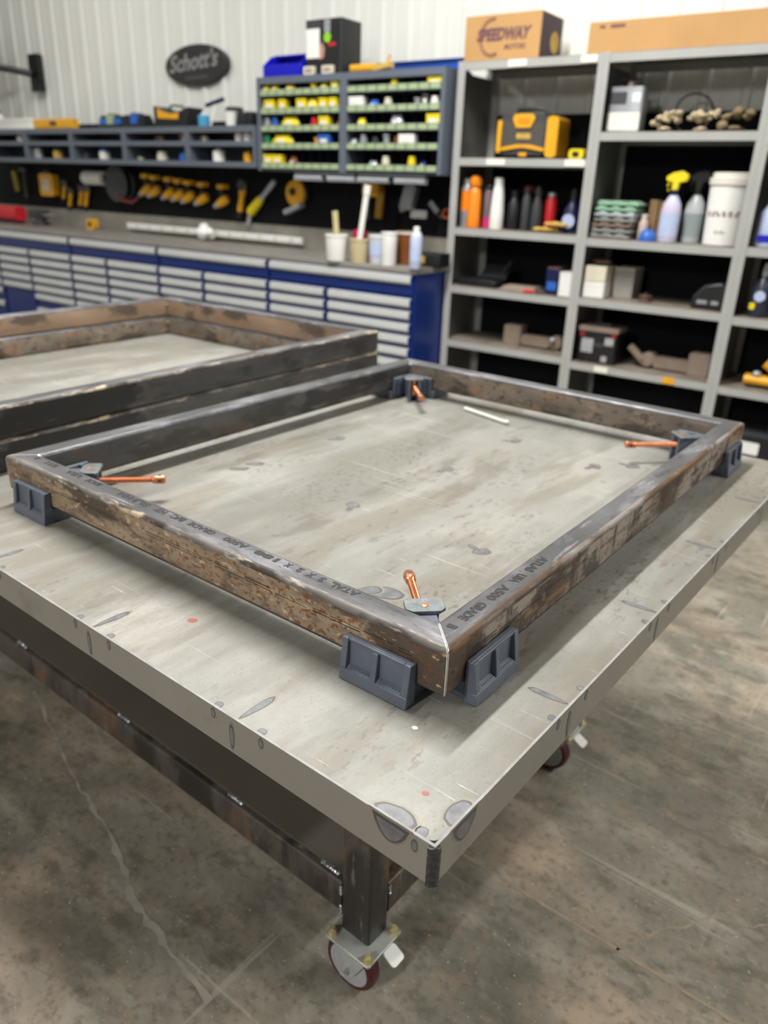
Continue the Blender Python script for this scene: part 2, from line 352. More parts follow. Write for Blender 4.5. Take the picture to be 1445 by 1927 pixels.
# floor: stained shop concrete
M_floor = layered('shop_concrete', ('#827e72', '#9d9688', 1.1, (1, 1, 1)), [
    ('#5d5b51', 0.9, (1, 1, 1), 0.44, 0.62, 3.4, 0.6), ('#b8a48f', 1.7, (1, 1.4, 1), 0.52, 0.66, 7.1, 0.8),
    ('#49483f', 2.4, (1, 1.5, 1), 0.48, 0.66, 1.3, 0.6), ('#b3ab9d', 5.0, (1, 2.0, 1), 0.52, 0.72, 4.2, 0.6),
    ('#4a483f', 11.0, (1, 1.6, 1), 0.52, 0.66, 9.3, 0.55), ('#9a8571', 20.0, (1, 1, 1), 0.54, 0.70, 6.2, 0.55), ('#5a5548', 60.0, (1, 1, 1), 0.52, 0.68, 8.2, 0.5),
    ('#cac2b3', 90.0, (1, 1.3, 1), 0.64, 0.70, 2.2, 0.7), ('#b7afa1', 7.0, (0.15, 6, 1), 0.64, 0.69, 5.9, 0.5), ('#b5ad9f', 6.0, (5, 0.2, 1), 0.65, 0.70, 3.9, 0.5)], rough=0.5, metal=0.0, rough2=0.33, bump=0.08)
M_crack = pmat('filled_joint', '#a3937e', 0.7, var=0.25, scale=30)
M_scuff = pmat('floor_scuff', '#a9a497', 0.6, var=0.3, scale=20)

# ------------------------------------------------------------------ the room
def ribbon(mb, pts, wd, z, m, wob=0.0):
    P = [Vector((p[0], p[1], 0)) for p in pts]; v = []
    for i, p in enumerate(P):
        d = (P[min(i+1, len(P)-1)]-P[max(i-1, 0)]).normalized(); a = Vector((-d.y, d.x, 0))
        k = wd*(1+wob*(random.random()-0.5))*0.5
        v += [tuple(p+a*k+Vector((0, 0, z))), tuple(p-a*k+Vector((0, 0, z)))]
    mb.add(v, [(2*i, 2*i+1, 2*i+3, 2*i+2) for i in range(len(P)-1)], m)
def jag(pts, amp, n=5):
    out = []
    for a, b in zip(pts[:-1], pts[1:]):
        for k in range(n):
            t = k/n; out.append((a[0]+(b[0]-a[0])*t+random.uniform(-amp, amp), a[1]+(b[1]-a[1])*t+random.uniform(-amp, amp)))
    return out+[pts[-1]]
fl = MB(); fl.box(-10, 6, -6, 5, -0.1, 0.0)
ribbon(fl, jag([(-3.2, 0.54), (-0.22, 0.53), (0.41, 0.527), (3.0, 0.52)], 0.0012, 24), 0.008, 0.0006, 1, 0.5)
ribbon(fl, jag([(0.157, 0.525), (0.171, 0.557), (0.198, 0.595), (0.218, 0.644), (0.253, 0.676), (0.292, 0.741), (0.332, 0.759), (0.373, 0.772), (0.398, 0.806), (0.6, 1.0)], 0.003), 0.0045, 0.0006, 1, 1.2)
ribbon(fl, jag([(0.107, 0.52), (0.112, 0.486), (0.108, 0.458), (0.106, 0.427), (0.113, 0.4)], 0.002), 0.003, 0.0006, 1, 1.2)
ribbon(fl, jag([(-1.612, 0.21), (-1.414, 0.142), (-1.189, 0.079), (-1.073, 0.054)], 0.006), 0.008, 0.0006, 2, 1.5)
ribbon(fl, jag([(-1.073, 0.054), (-0.931, 0.022), (-0.815, -0.018), (-0.727, -0.056), (-0.619, -0.068), (-0.526, -0.085), (-0.424, -0.095)], 0.004), 0.012, 0.0006, 2, 1.5)
struct(fl.build('floor', [M_floor, M_crack, M_scuff], smooth=0))

def ribbed(t0, t1, z0, z1, pitch=0.226, off=-0.09):
    mb = MB(); prof = [(t0, 0.0)]
    k = math.ceil((t0-off)/pitch)
    while off+k*pitch < t1-0.08:
        x = off+k*pitch
        for dx, d in ((-0.03, 0), (-0.016, -0.016), (0.016, -0.016), (0.03, 0), (0.085, 0), (0.09, -0.003), (0.107, -0.003), (0.112, 0)):
            if x+dx > prof[-1][0]: prof.append((x+dx, d))
        k += 1
    prof.append((t1, 0.0))
    poly = prof+[(t1, 0.06), (t0, 0.06)]
    n = len(prof)
    v = [(p[0], p[1], z0) for p in prof]+[(p[0], p[1], z1) for p in prof]
    mb.add(v, [(i, i+1, n+i+1, n+i) for i in range(n-1)])
    mb.box(t0, t1, 0.001, 0.06, z0, z1)
    return mb
struct(ribbed(-10, 5, 0, 5).build('wall_back', M_wall, None, WL(0, 4.28, 0), AW, smooth=0))
struct(MB().box(-10, 5, -0.006, 0.012, 0.0, 1.93).build('trim_1', M_black_liner, None, WL(0, 4.255, 0), AW))
struct(MB().box(-0.06, 0, -5, 0, 0, 5).build('wall_left', M_wall, None, WL(-9.6, 4.28, 0), AW))
struct(MB().box(-10, 6, -6, 5, 5.0, 5.06).build('ceiling', M_ceil))

# ------------------------------------------------------------------ the welding table
TX1, TY0, TX0, TY1 = 0.1166, -0.1826, -2.62, 1.45
table = thing('welding_table', 'large steel plate welding table on casters, grey heat-tinted top with a welded sheet skirt', 'table', (0, 0, 0), AT)
def arc(cx, cy, r, a0, a1, n=6):
    return [(cx+r*math.cos(math.radians(a0+(a1-a0)*k/n)), cy+r*math.sin(math.radians(a0+(a1-a0)*k/n))) for k in range(n+1)]
def blob(mb, poly, z, m, plane='xy', k=1.0, c=None):
    """flat mark: polygon at height z on a plane"""
    cx = sum(p[0] for p in poly)/len(poly); cy = sum(p[1] for p in poly)/len(poly)
    P = [(cx+(p[0]-cx)*k, cy+(p[1]-cy)*k) for p in poly]
    g = {'xy': lambda p: (p[0], p[1], z), 'xz': lambda p: (p[0], z, p[1]), 'yz': lambda p: (z, p[0], p[1])}[plane]
    mb.add([g((cx, cy))]+[g(p) for p in P], [(0, 1+i, 1+(i+1) % len(P)) for i in range(len(P))], m)
def drop(x, y, l, wd, ang, tail=0.0, n=20):
    """lens or teardrop outline"""
    P = []
    for k in range(n):
        t = 2*PI*k/n; a = math.cos(t)*l/2; b = math.sin(t)*wd/2*(1+tail*math.cos(t))
        j = 1+random.uniform(-0.05, 0.05)
        P.append((x+(a*math.cos(ang)-b*math.sin(ang))*j, y+(a*math.sin(ang)+b*math.cos(ang))*j))
    return P
def cap_shape(a0, a1, dep, base, n=10):
    return [(a0+(a1-a0)*k/n, base) for k in (0, n)]+[(a1+(a0-a1)*k/n, base+dep*math.sin(PI*k/n)**0.7) for k in range(1, n)]

tp = MB(); e = 0.0036; R = 0.014
outline = [(TX0+e, TY0+e)]+arc(TX1-e-R, TY0+e+R, R, -90, 0)+[(TX1-e, TY1-e), (TX0+e, TY1-e)]
tp.prism(outline, ZT-0.0065, ZT, 'xy', 0)
def mark(P, m_edge=True, dz=0.0):
    cx = sum(p[0] for p in P)/len(P); cy = sum(p[1] for p in P)/len(P)
    for k, (sc, m) in enumerate(((1.18, 3), (1.0, 2), (0.84, 1))):
        Q = [(min(cx+(p[0]-cx)*sc, TX1-0.0040), max(cy+(p[1]-cy)*sc, TY0+0.0040)) for p in P]
        blob(tp, Q, ZT+0.00012*(k+1)+dz, m)
xs_rib = [-0.536+0.333*k for k in range(-6, 2)]
for x in xs_rib:                                     # stitch marks along the front edge
    mark(drop(x+0.006, TY0+0.037, 0.062, 0.0115, math.radians(88), 0.35))
    for dx in (-0.037, 0.046): mark(drop(x+dx, TY0+0.008, 0.013, 0.012, 0, 0))
for y in [0.135+0.325*k for k in range(4)]:          # and along the right edge
    mark(drop(TX1-0.034, y, 0.062, 0.0115, math.radians(2), -0.3))
    for dy in (-0.04, 0.046): mark(drop(TX1-0.008, y+dy, 0.012, 0.013, 0, 0))
mark(drop(0.056, TY0+0.008, 0.056, 0.03, 0.0, 0.1)); mark(drop(0.093, TY0+0.009, 0.014, 0.016, 0.0))
mark(drop(TX1-0.008, -0.125, 0.03, 0.045, 0.0, 0))
for i, (x, y) in enumerate([(-0.893, 0.793), (-0.538, 0.796), (-0.559, 0.464), (-0.229, 0.457), (-0.269, 0.206), (-0.532, 1.117), (-0.277, 1.076), (-0.207, 1.144)]):
    a = random.uniform(0, PI)
    if i == 4:
        mark(drop(x, y, 0.078, 0.040, 0.35, 0.1)); mark(drop(x-0.022, y-0.012, 0.05, 0.028, 0.9, 0.2), dz=0.0004)
    else:
        mark(drop(x, y, 0.036, 0.026, a, 0.3)); mark(drop(x+0.018*math.cos(a+2), y+0.018*math.sin(a+2), 0.036, 0.011, a+2, 0.3), dz=0.0004)
for (x, y) in [(-0.905, 0.494), (-0.907, 0.445)]:
    mark(drop(x, y, 0.046, 0.022, 0.8, 0.3))
blob(tp, drop(-0.435, -0.065, 0.017, 0.013, 0.5), ZT+0.0002, 4)
blob(tp, drop(0.062, -0.125, 0.009, 0.007, 0.5), ZT+0.0002, 4)
for k in range(9): blob(tp, drop(-0.016+random.uniform(-.02, .03), -0.041+random.uniform(-.02, .02), 0.004, 0.003, 0), ZT+0.0002, 3)
blob(tp, drop(-0.016, -0.041, 0.008, 0.007, 0.3), ZT+0.0003, 5)
tp.build('table_top', [M_plate, M_tint_c, M_tint_e, M_tint_h, M_redpaint, M_white], table, smooth=0)

SK = 0.056
def skirt(name, horizontal, marks):
    mb = MB()
    if horizontal:
        mb.box(TX0, TX1, TY0, TY0+0.0034, ZT-SK, ZT+0.0012, 0); mb.box(TX0, TX1, TY0-0.0001, TY0+0.0035, ZT+0.0012, ZT+0.0017, 4)
        pl, off = 'xz', TY0-0.0002
    else:
        mb.box(TX1-0.0034, TX1, TY0+0.0034, TY1, ZT-SK, ZT+0.0012, 0); mb.box(TX1-0.0035, TX1+0.0001, TY0+0.0034, TY1, ZT+0.0012, ZT+0.0017, 4)
        pl, off = 'yz', TX1+0.0002
    sg = -1 if horizontal else 1
    for P in marks:
        blob(mb, P, off+sg*0.0000, 3, pl, 1.2); blob(mb, P, off+sg*0.00012, 2, pl, 1.0); blob(mb, P, off+sg*0.00024, 1, pl, 0.76)
    return mb.build(name, [M_skirt, M_tint_s, M_tint_e, M_tint_h, M_cut], table, smooth=0)
mk = []
for x in xs_rib:
    mk.append(drop(x-0.004, ZT-0.030, 0.042, 0.0095, PI/2, 0.1))
    for dx in (-0.040, 0.052): mk.append(drop(x+dx, ZT-0.010, 0.016, 0.009, PI/2, 0))
mk.append(cap_shape(0.030, 0.083, -0.030, ZT-0.001)); mk.append(drop(0.090, ZT-0.014, 0.018, 0.009, PI/2))
skirt('skirt', True, mk)
mk = []
for y in [0.135+0.325*k for k in range(4)]:
    mk.append(drop(y, ZT-0.030, 0.044, 0.0095, PI/2, 0.1))
    for dy in (-0.034, 0.05): mk.append(drop(y+dy, ZT-0.010, 0.016, 0.010, PI/2, 0))
mk.append(cap_shape(-0.150, -0.100, -0.030, ZT-0.001))
skirt('skirt', False, mk)
MB().box(TX0, TX1, TY1-0.0034, TY1, ZT-SK, ZT-0.0002).build('skirt', M_skirt, table, smooth=0)
MB().box(TX0, TX0+0.0034, TY0, TY1, ZT-SK, ZT-0.0002).build('skirt', M_skirt, table, smooth=0)
wb = MB(); prof = [(0.003, ZT-SK-0.001)]
for k in range(38):
    prof.append((0.0076*(1+random.uniform(-.045, .045)), ZT-SK+k*0.00148))
prof.append((0.003, ZT-0.0008))
wb.M = Matrix.Translation((TX1-0.0024, TY0+0.0024, 0)) @ Matrix.Rotation(-PI/4, 4, 'Z') @ Matrix.Diagonal((0.5, 1.0, 1.0, 1))
wb.lathe(prof, 20)
wb.build('corner_weld', M_bead, table, label='dark rippled weld bead')

# legs, rails and lower shelf
LEG = [(-0.227, 0.138), (-0.227, 0.955), (-2.36, 0.138), (-2.36, 0.955)]
h = 0.0381; lw = 0.152
for (x, y) in LEG:
    mb = MB(); sy = 1 if y < 0.5 else -1; ya, yb_ = sorted((y-sy*0.0381, y+sy*0.020)); mb.rbox(x-0.032, x+h, ya, yb_, lw, ZT-0.0066, 0.006)
    mb.box(x-0.002, x+0.0, y-0.0384, y-0.0378, lw+0.001, ZT-SK-0.002)
    mb.build('leg', M_legs, table)
RZ0, RZ1 = 0.190, 0.267
def tube_rail(x0, x1, y0, y1, ax):
    mb = MB(); mb.rbox(x0, x1, y0, y1, RZ0, RZ1, 0.006, axis=ax); return mb.build('rail', M_legs, table)
tube_rail(-2.328, -0.2592, 0.100, 0.151, 'x')
tube_rail(-2.328, -0.2592, 0.942, 0.993, 'x')
tube_rail(-0.240, -0.189, 0.1582, 0.9348, 'y')
tube_rail(-2.372, -2.322, 0.1582, 0.9348, 'y')
MB().box(-2.33, -0.215, 0.116, 0.977, RZ1, RZ1+0.004).build('lower_shelf', M_shelfsheet, table)
for (x, y, al) in [(-0.298, 0.113, 0), (-0.574, 0.113, 0), (-0.983, 0.113, 0), (-1.47, 0.113, 0), (-1.95, 0.113, 0), (-0.212, 0.30, 1)]:
    mb = MB()
    for k in range(7):
        d = (k-3)*0.0065
        mb.ell((x+(0 if al else d)+random.uniform(-.0008, .0008), y+(d if al else 0)+random.uniform(-.0008, .0008), RZ1+0.002), 0.0058, 0.0058, 0.0042, seg=9, rings=6, wob=0.2)
    mb.build('stitch_weld', M_silver_bead, table, label='bright silvery stitch weld')
for (x, y, z) in [(-0.261, 0.101, 0.255), (-0.261, 0.101, 0.205), (-0.190, 0.161, 0.258)]:
    mb = MB()
    for k in range(4): mb.ell((x, y, z-0.006*k), 0.004, 0.004, 0.0042, seg=8, rings=6, wob=0.2)
    mb.build('weld_or_gap_light', M_silver_bead, table)

def caster(px, py):
    c = MB()
    pw, pd = 0.0555, 0.0515
    c.rbox(px-pw, px+pw, py-pd, py+pd, 0.1465, 0.152, 0.006)
    c.lathe([(0.030, 0.128), (0.036, 0.132), (0.036, 0.142), (0.030, 0.1465)], 24, (px, py, 0))
    wx, wy, wz = px-0.020, py-0.004, 0.060
    for sy in (-1, 1):
        y0 = wy+sy*0.0215
        poly = [(px-0.032, 0.130), (px+0.030, 0.130), (px+0.026, 0.105), (wx+0.022, wz-0.004), (wx+0.012, wz-0.018), (wx-0.010, wz-0.018), (wx-0.020, wz-0.004), (px-0.040, 0.105)]
        c.prism(poly, y0-0.0018, y0+0.0018, 'xz')
    c.box(px-0.036, px+0.031, wy-0.0215, wy+0.0215, 0.126, 0.131)
    o = c.build('caster', M_galv, table, bevel=0.0008)
    ty = MB(); ty.lathe([(0.048, -0.0155), (0.055, -0.0155), (0.0588, -0.011), (0.060, -0.004), (0.060, 0.004), (0.0588, 0.011), (0.055, 0.0155), (0.048, 0.0155), (0.048, -0.0155)], 40, (wx, wy, wz), (0, 1, 0), caps=False)
    ty.build('tyre', M_maroon, o)
    hb = MB(); hb.lathe([(0.0478, -0.0152), (0.0465, -0.0162), (0.039, -0.0160), (0.037, -0.002), (0.018, -0.002), (0.014, -0.017), (0.004, -0.017), (0.004, 0.017), (0.014, 0.017), (0.018, 0.002), (0.037, 0.002), (0.039, 0.016), (0.0465, 0.0162), (0.0478, 0.0152)], 36, (wx, wy, wz), (0, 1, 0))
    hb.build('wheel_hub', M_hub, o)
    ax = MB(); ax.cyl((wx, wy-0.030, wz), (wx, wy+0.030, wz), 0.005, seg=12); ax.cyl((wx, wy-0.036, wz), (wx, wy-0.0235, wz), 0.009, seg=6); ax.cyl((wx, wy+0.0235, wz), (wx, wy+0.033, wz), 0.009, seg=6)
    ax.build('axle_bolt', M_galv, o)
    for sx in (-1, 1):
        for sy in (-1, 1):
            b = MB(); x, y = px+sx*0.0445, py+sy*0.0395
            b.cyl((x, y, 0.152), (x, y, 0.1545), 0.0115, seg=20); b.cyl((x, y, 0.1545), (x, y, 0.1630), 0.0082, seg=6); b.cyl((x, y, 0.163), (x, y, 0.1665), 0.0048, seg=12)
            b.cyl((x, y, 0.1385), (x, y, 0.1465), 0.008, seg=6)
            b.build('bolt', M_brass, o)
    pd_ = MB(); pd_.M = Matrix.Translation((px+0.054, py+0.030, 0.102)) @ Matrix.Rotation(0.5, 4, 'Y')
    pd_.rbox(-0.018, 0.017, -0.017, 0.017, -0.002, 0.002, 0.007); pd_.box(-0.045, -0.01, -0.008, 0.008, -0.010, -0.001)
    pd_.build('brake_pedal', M_white, o)
    return o
caster(-0.217, 0.118)
caster(-0.217, 0.950)
caster(-2.365, 0.118)
caster(-2.365, 0.950)

# ------------------------------------------------------------------ tube frames, 3 x 2 inch
TH, TW = 0.0762, 0.0508
def member(name, L, mats, parent, loc, rz, bright=(0.0, 0.0), seam=True, gap=0.0005, label=None):
    """mitred rectangular tube: x along it, y from outer to inner face. mats: outer, top, inner, bottom, edge, cut"""
    r = 0.0088; ns = 5; P = []; mi = []
    for (cy, cz, a, m) in ((r, r, 180, 3), (TW-r, r, 270, 2), (TW-r, TH-r, 0, 1), (r, TH-r, 90, 4)):
        for k in range(ns+1):
            t = math.radians(a+90*k/ns); P.append((cy+r*math.cos(t), cz+r*math.sin(t)))
    n = len(P)
    # face tags: arcs then the flat that follows
    for q, (arcm, flat) in enumerate(((3, 3), (2, 2), (1, 1), (4, 0))):
        mi += [arcm]*ns+[flat]
    mb = MB()
    stations = [('a', gap), ('a', gap+max(bright[0], 1e-4)), ('m', 0.5), ('b', gap+max(bright[1], 1e-4)), ('b', gap)]
    v = []
    for kind, val in stations:
        for (y, z) in P:
            x = y+val if kind == 'a' else (L-y-val if kind == 'b' else L*val)
            v.append((x, y, z))
    base = len(mb.v); mb.add(v, [])
    for s_ in range(len(stations)-1):
        for i in range(n):
            j = (i+1) % n
            m = mi[i]
            if (s_ == 0 and bright[0] > 0) or (s_ == 3 and bright[1] > 0): m = 5
            mb.f.append((s_*n+i, s_*n+j, (s_+1)*n+j, (s_+1)*n+i)); mb.mi.append(m)
    mb.f.append(tuple(range(n))); mb.mi.append(5); mb.f.append(tuple(4*n+i for i in range(n-1, -1, -1))); mb.mi.append(5)
    if seam:
        x = 0.06
        while x < L-0.06:
            l = random.uniform(0.02, 0.07)
            for zz in (0.0430, 0.0475):
                if random.random() < 0.8: mb.box(x, min(x+l, L-0.055), -0.0002, 0.0004, zz, zz+random.uniform(0.0008, 0.0016), 6)
            x += l+random.uniform(0.0, 0.012)
    return mb.build(name, mats+[M_seam], parent, loc, rz, smooth=50, label=label)
M_seam = pmat('seam_line', '#2b2520', 0.7, var=0.2, scale=80)

FW_, FD_ = 1.0917, 1.392
GZ = ZT+0.028
frame = thing('steel_tube_frame', 'mitred steel tube frame held at its corners by grey clamps on the table', 'frame', (0, 0, GZ))
near = member('tube_member', FW_, [M_tan, M_top, M_dark, M_dark, M_edge, M_bright], frame, (-FW_, 0, 0), 0.0, bright=(0.0014, 0.0016), label='near tube with tan scale and printed letters')
right = member('tube_member', FD_, [M_rust, M_top, M_dark, M_dark, M_rust_edge, M_bright], frame, (0, 0, 0), PI/2, bright=(0.0016, 0), label='right tube with dark rust and printed letters')
far = member('tube_member', FW_, [M_brown, M_top, M_brown, M_dark, M_edge, M_bright], frame, (0, FD_, 0), PI, seam=False, bright=(0, 0.001))
left = member('tube_member', FD_, [M_dark, M_top, M_dark, M_dark, M_edge, M_bright], frame, (-FW_, FD_, 0), -PI/2, seam=False, bright=(0, 0.0014))
def gap_light_dot(parent, x, y, z): MB().ell((x, y, z), 0.0055, 0.0055, 0.0055, seg=10, rings=6).build('weld_or_gap_light', M_silver_bead, parent)  # bright bead added for light showing through the mitre gap, no weld here
gap_light_dot(frame, -FW_+TW+0.002, FD_-TW-0.002, 0.0675)
# printed letters on the near tube, read from the inner side
for wd, x0, x1 in [('ATAL', .175, .227), ('3', .2395, .2495), ('X', .2600, .2720), ('2', .2835, .2945), ('X', .3070, .3190), ('188', .335, .386), ('A500', .404, .458), ('GRADE', .482, .546), ('B/C', .560, .593), ('HT', .609, .636), ('SL3101', .657, .744), ('MADE', .804, .848), ('USA', .869, .917), ('5/11', .953, .990), ('B', 1.022, 1.032)]:
    text_part('printed_marking', wd, M_paint_mark, near, (FW_-x0, 0.0390, TH+0.0001), (0, 0, PI), width=(x1-x0), height=0.0122, bold=0.0008)
for wd, y1, y0 in [('ATLAS', .321, .261), ('USA', .246, .214), ('A500', .198, .146), ('GRADE', .132, .074), ('B', .055, .045)]:
    text_part('printed_marking', wd, M_paint_mark, right, (y1, 0.0345, TH+0.0001), (0, 0, PI), width=(y1-y0), height=0.0132, bold=0.0009)

# the stack of two frames further left
SA = 0.0291; SW, SD = 1.167, 1.60
sx0, sy0 = -1.308-math.cos(SA)*0+math.sin(SA)*SD, 1.507-math.cos(SA)*SD
def stack_frame(z, label, a, off=(0, 0)):
    f = thing('steel_tube_frame', label, 'frame', (sx0+off[0], sy0+off[1], ZT+z+0.0006), SA, 'stacked tube frames')
    member('tube_member', SW, [M_tan, M_top, M_dark, M_dark, M_edge, M_cut], f, (-SW, 0, 0), 0.0)
    member('tube_member', SD, [M_dark, M_top, M_brown, M_dark, M_edge, M_cut], f, (0, 0, 0), PI/2, seam=False)
    member('tube_member', SW, [M_brown, M_top, M_tan2 if a else M_brown, M_dark, M_edge, M_cut], f, (0, SD, 0), PI, seam=False)
    member('tube_member', SD, [M_brown, M_top, M_tan2 if a else M_brown, M_dark, M_edge, M_cut], f, (-SW, SD, 0), -PI/2, seam=False)
    gap_light_dot(f, -SW+TW+0.002, SD-TW-0.002, 0.050)
    return f
M_tan2 = layered('scale_light_brown', ('#79624f', '#98806a', 7.0, (0.5, 1, 1.2)), [('#54463b', 9.0, (0.5, 1, 1), 0.58, 0.66, 3.2), ('#3c322b', 6.0, (1.2, 1, .5), 0.62, 0.68, 9.1)], rough=0.6)
stack_frame(0.0, 'lower dark steel tube frame of the two stacked at the left, lying on the table', 0)
stack_frame(TH+0.0008, 'upper brown-sided steel tube frame of the two stacked at the left', 1, (-0.002, 0.001))

# ------------------------------------------------------------------ corner clamps
def make_clamp(label):
    c = thing('corner_clamp', label, 'clamp', (0, 0, ZT+0.0006), 0, 'corner clamps on the frame')
    def jaw(flip):
        """outer jaw standing along +x at y<0, with two pockets; mirrored across the diagonal when flip"""
        T = Matrix(((0, 1, 0, 0), (1, 0, 0, 0), (0, 0, 1, 0), (0, 0, 0, 1))) if flip else Matrix.Identity(4)
        mb = MB(); mb.M = T
        x0, x1, H = 0.046, 0.163, 0.0645
        yb, yt, yi = -0.0225, -0.0145, -0.0008      # outer face at base, at top, inner face
        def yo(z): return yb+(yt-yb)*z/H
        # back slab and foot
        mb.prism([(yi, 0.0), (yi, H), (-0.0095, H), (-0.0115, 0.0)], x0, x1, 'yz')
        mb.box(x0+0.006, x1-0.006, -0.0008, 0.060, 0.0, 0.0272)
        # raised rim: bottom rail, top rail, two stiles and the middle rib
        def bar(a, b, z0, z1):
            mb.add([(a, yo(z0), z0), (b, yo(z0), z0), (b, -0.009, z0), (a, -0.009, z0), (a, yo(z1), z1), (b, yo(z1), z1), (b, -0.009, z1), (a, -0.009, z1)],
                   [(0, 3, 2, 1), (4, 5, 6, 7), (0, 1, 5, 4), (1, 2, 6, 5), (2, 3, 7, 6), (3, 0, 4, 7)])
        bar(x0, x1, 0.0, 0.0175); bar(x0, x0+0.0105, 0.0175, H); bar(x1-0.0105, x1, 0.0175, H)
        xm = (x0+x1)/2; bar(xm-0.0045, xm+0.0045, 0.0175, H-0.004)
        # sloping ledge inside each pocket
        for a, b in ((x0+0.0105, xm-0.0045), (xm+0.0045, x1-0.0105)):
            mb.add([(a, yo(0.0175), 0.0175), (b, yo(0.0175), 0.0175), (b, -0.0105, 0.0235), (a, -0.0105, 0.0235), (a, -0.0105, 0.0175), (b, -0.0105, 0.0175)],
                   [(0, 1, 2, 3), (0, 4, 5, 1), (0, 3, 4), (1, 5, 2)])
            for k in range(7):
                xx = a+0.006+k*(b-a-0.012)/6; mb.box(xx-0.0012, xx+0.0012, yo(0.019)+0.0030, -0.0105, 0.0185, 0.0212)
        mb.box(x0+0.0105, x1-0.0105, -0.0135, -0.009, H-0.0045, H)
        return mb.build('outer_jaw', M_clamp, c, bevel=0.0013)
    jaw(False); jaw(True)
    # inner jaw: two wings lying on the inner faces of the tubes and a post on the diagonal
    ij = MB(); g = TW+0.0012
    ij.box(g+0.010, 0.146, g, g+0.0115, 0.010, 0.0665); ij.box(g, g+0.0115, g+0.010, 0.146, 0.010, 0.0665)
    for q in (0.092, 0.128):
        ij.box(q-0.004, q+0.004, g+0.0115, g+0.0165, 0.010, 0.0665); ij.box(g+0.0115, g+0.0165, q-0.004, q+0.004, 0.010, 0.0665)
    D = Matrix.Rotation(PI/4, 4, 'Z')
    ij.box(0.095, 0.151, -0.018, 0.018, 0.0, 0.0600, M=D); ij.box(0.098, 0.151, -0.015, 0.015, 0.0600, 0.0675, M=D)
    for sg in (-1, 1):
        a, b = sorted((sg*0.0115, sg*0.0195)); ij.box(0.151, 0.183, a, b, 0.0, 0.0675, M=D)
    ij.build('inner_jaw', M_clamp, c, bevel=0.0012)
    cp = MB(); cp.M = D; cp.prism([(0.147, -0.020), (0.156, -0.030), (0.180, -0.030), (0.186, -0.024), (0.186, 0.024), (0.180, 0.030), (0.156, 0.030), (0.147, 0.020)], 0.0678, 0.0732)
    cp.build('cap_plate', M_zinc, c, bevel=0.0010, label='worn zinc cap plate')
    cd = MB(); cd.M = D; cd.lathe([(0.0056, 0.0732), (0.0056, 0.0742), (0.004, 0.0746)], 18, (0.165, 0, 0)); cd.cyl((0.165, 0, 0.018), (0.165, 0, 0.0677), 0.0085, seg=18)
    cd.build('pivot_pin', M_copper, c)
    sc = MB(); q = (1, 1, 0); prof = [(0.0060, 0.0)]
    z = 0.002
    while z < 0.118: prof += [(0.0066, z), (0.0054, z+0.0014)]; z += 0.0028
    prof += [(0.0064, 0.120), (0.0088, 0.122), (0.0094, 0.125), (0.0094, 0.144), (0.0078, 0.1475), (0.0, 0.1485)]
    ZS = 0.0455; a = 0.169/math.sqrt(2)
    sc.lathe(prof, 18, (a, a, ZS), q)
    s_ = sc.build('clamp_screw', M_copper, c, label='copper clamp screw')
    hd = MB(); hc = 0.169+0.136; u = hc/math.sqrt(2)
    hd.cyl((u, u, ZS+0.0092), (u, u, ZS+0.0098), 0.0042, seg=14); hd.M = Matrix.Translation((u, u, ZS)) @ Matrix.Rotation(PI/4, 4, 'Z')
    hd.box(-0.0042, 0.0042, -0.0096, 0.0096, -0.0032, 0.0032)
    hd.build('screw_hole', M_rust, s_)
    return c
cl = make_clamp('grey clamp with copper screw at the nearest corner of the frame')
cl.rotation_euler.z = PI/2
dup(cl, loc=(-FW_, 0, ZT+0.0006), rz=0.0, label='grey clamp with copper screw at the left corner of the frame')
dup(cl, loc=(0, FD_, ZT+0.0006), rz=PI, label='grey clamp with copper screw at the right corner of the frame')
dup(cl, loc=(-FW_, FD_, ZT+0.0006), rz=-PI/2, label='grey clamp with copper screw at the far corner of the frame')

# loose rod on the plate near the far side of the frame
rd = MB(); rd.cyl((-0.787, 1.292, ZT+0.0062), (-0.607, 1.245, ZT+0.0062), 0.0058, seg=12); rd.ell((-0.612, 1.246, ZT+0.0078), 0.008, 0.007, 0.0072, 0)
tag(rd.build('welding_rod', pmat('pale_rod', '#d9d8d2', .4, metal=.1)), 'thin pale welding rod lying on the plate near the far side of the clamped frame', 'rod')

# ------------------------------------------------------------------ blue drawer cabinets along the wall
BF, BB = 3.47, 4.06             # bench front and back
BX = [-2.335, -3.588, -4.794, -5.977, -7.165, -8.36]
SPLIT = [-3.048, -4.269, -5.465, -6.631, -7.82]
PLACE = ['at the right end of the bench, nearest the grey shelving', 'second from the right end of the bench', 'third from the right end of the bench',
         'with blank lower left, fourth from the right', 'farthest left in the row of the bench']
def drawer(parent, x0, x1, z0, z1):
    """blue drawer front with a wide aluminium pull along its top"""
    mb = MB(); mb.rbox(x0, x1, -0.018, 0.0, z0, z1, 0.004, axis='y')
    d = mb.build('drawer', M_blue, parent)
    p = MB(); zt = z1-0.004
    p.prism([(-0.0182, zt), (-0.040, zt-0.004), (-0.044, zt-0.040), (-0.036, zt-0.053), (-0.033, zt-0.050), (-0.039, zt-0.038), (-0.036, zt-0.010), (-0.0182, zt-0.006)], x0+0.004, x1-0.004, 'yz')
    p.build('drawer_pull', M_alu, d, smooth=0)
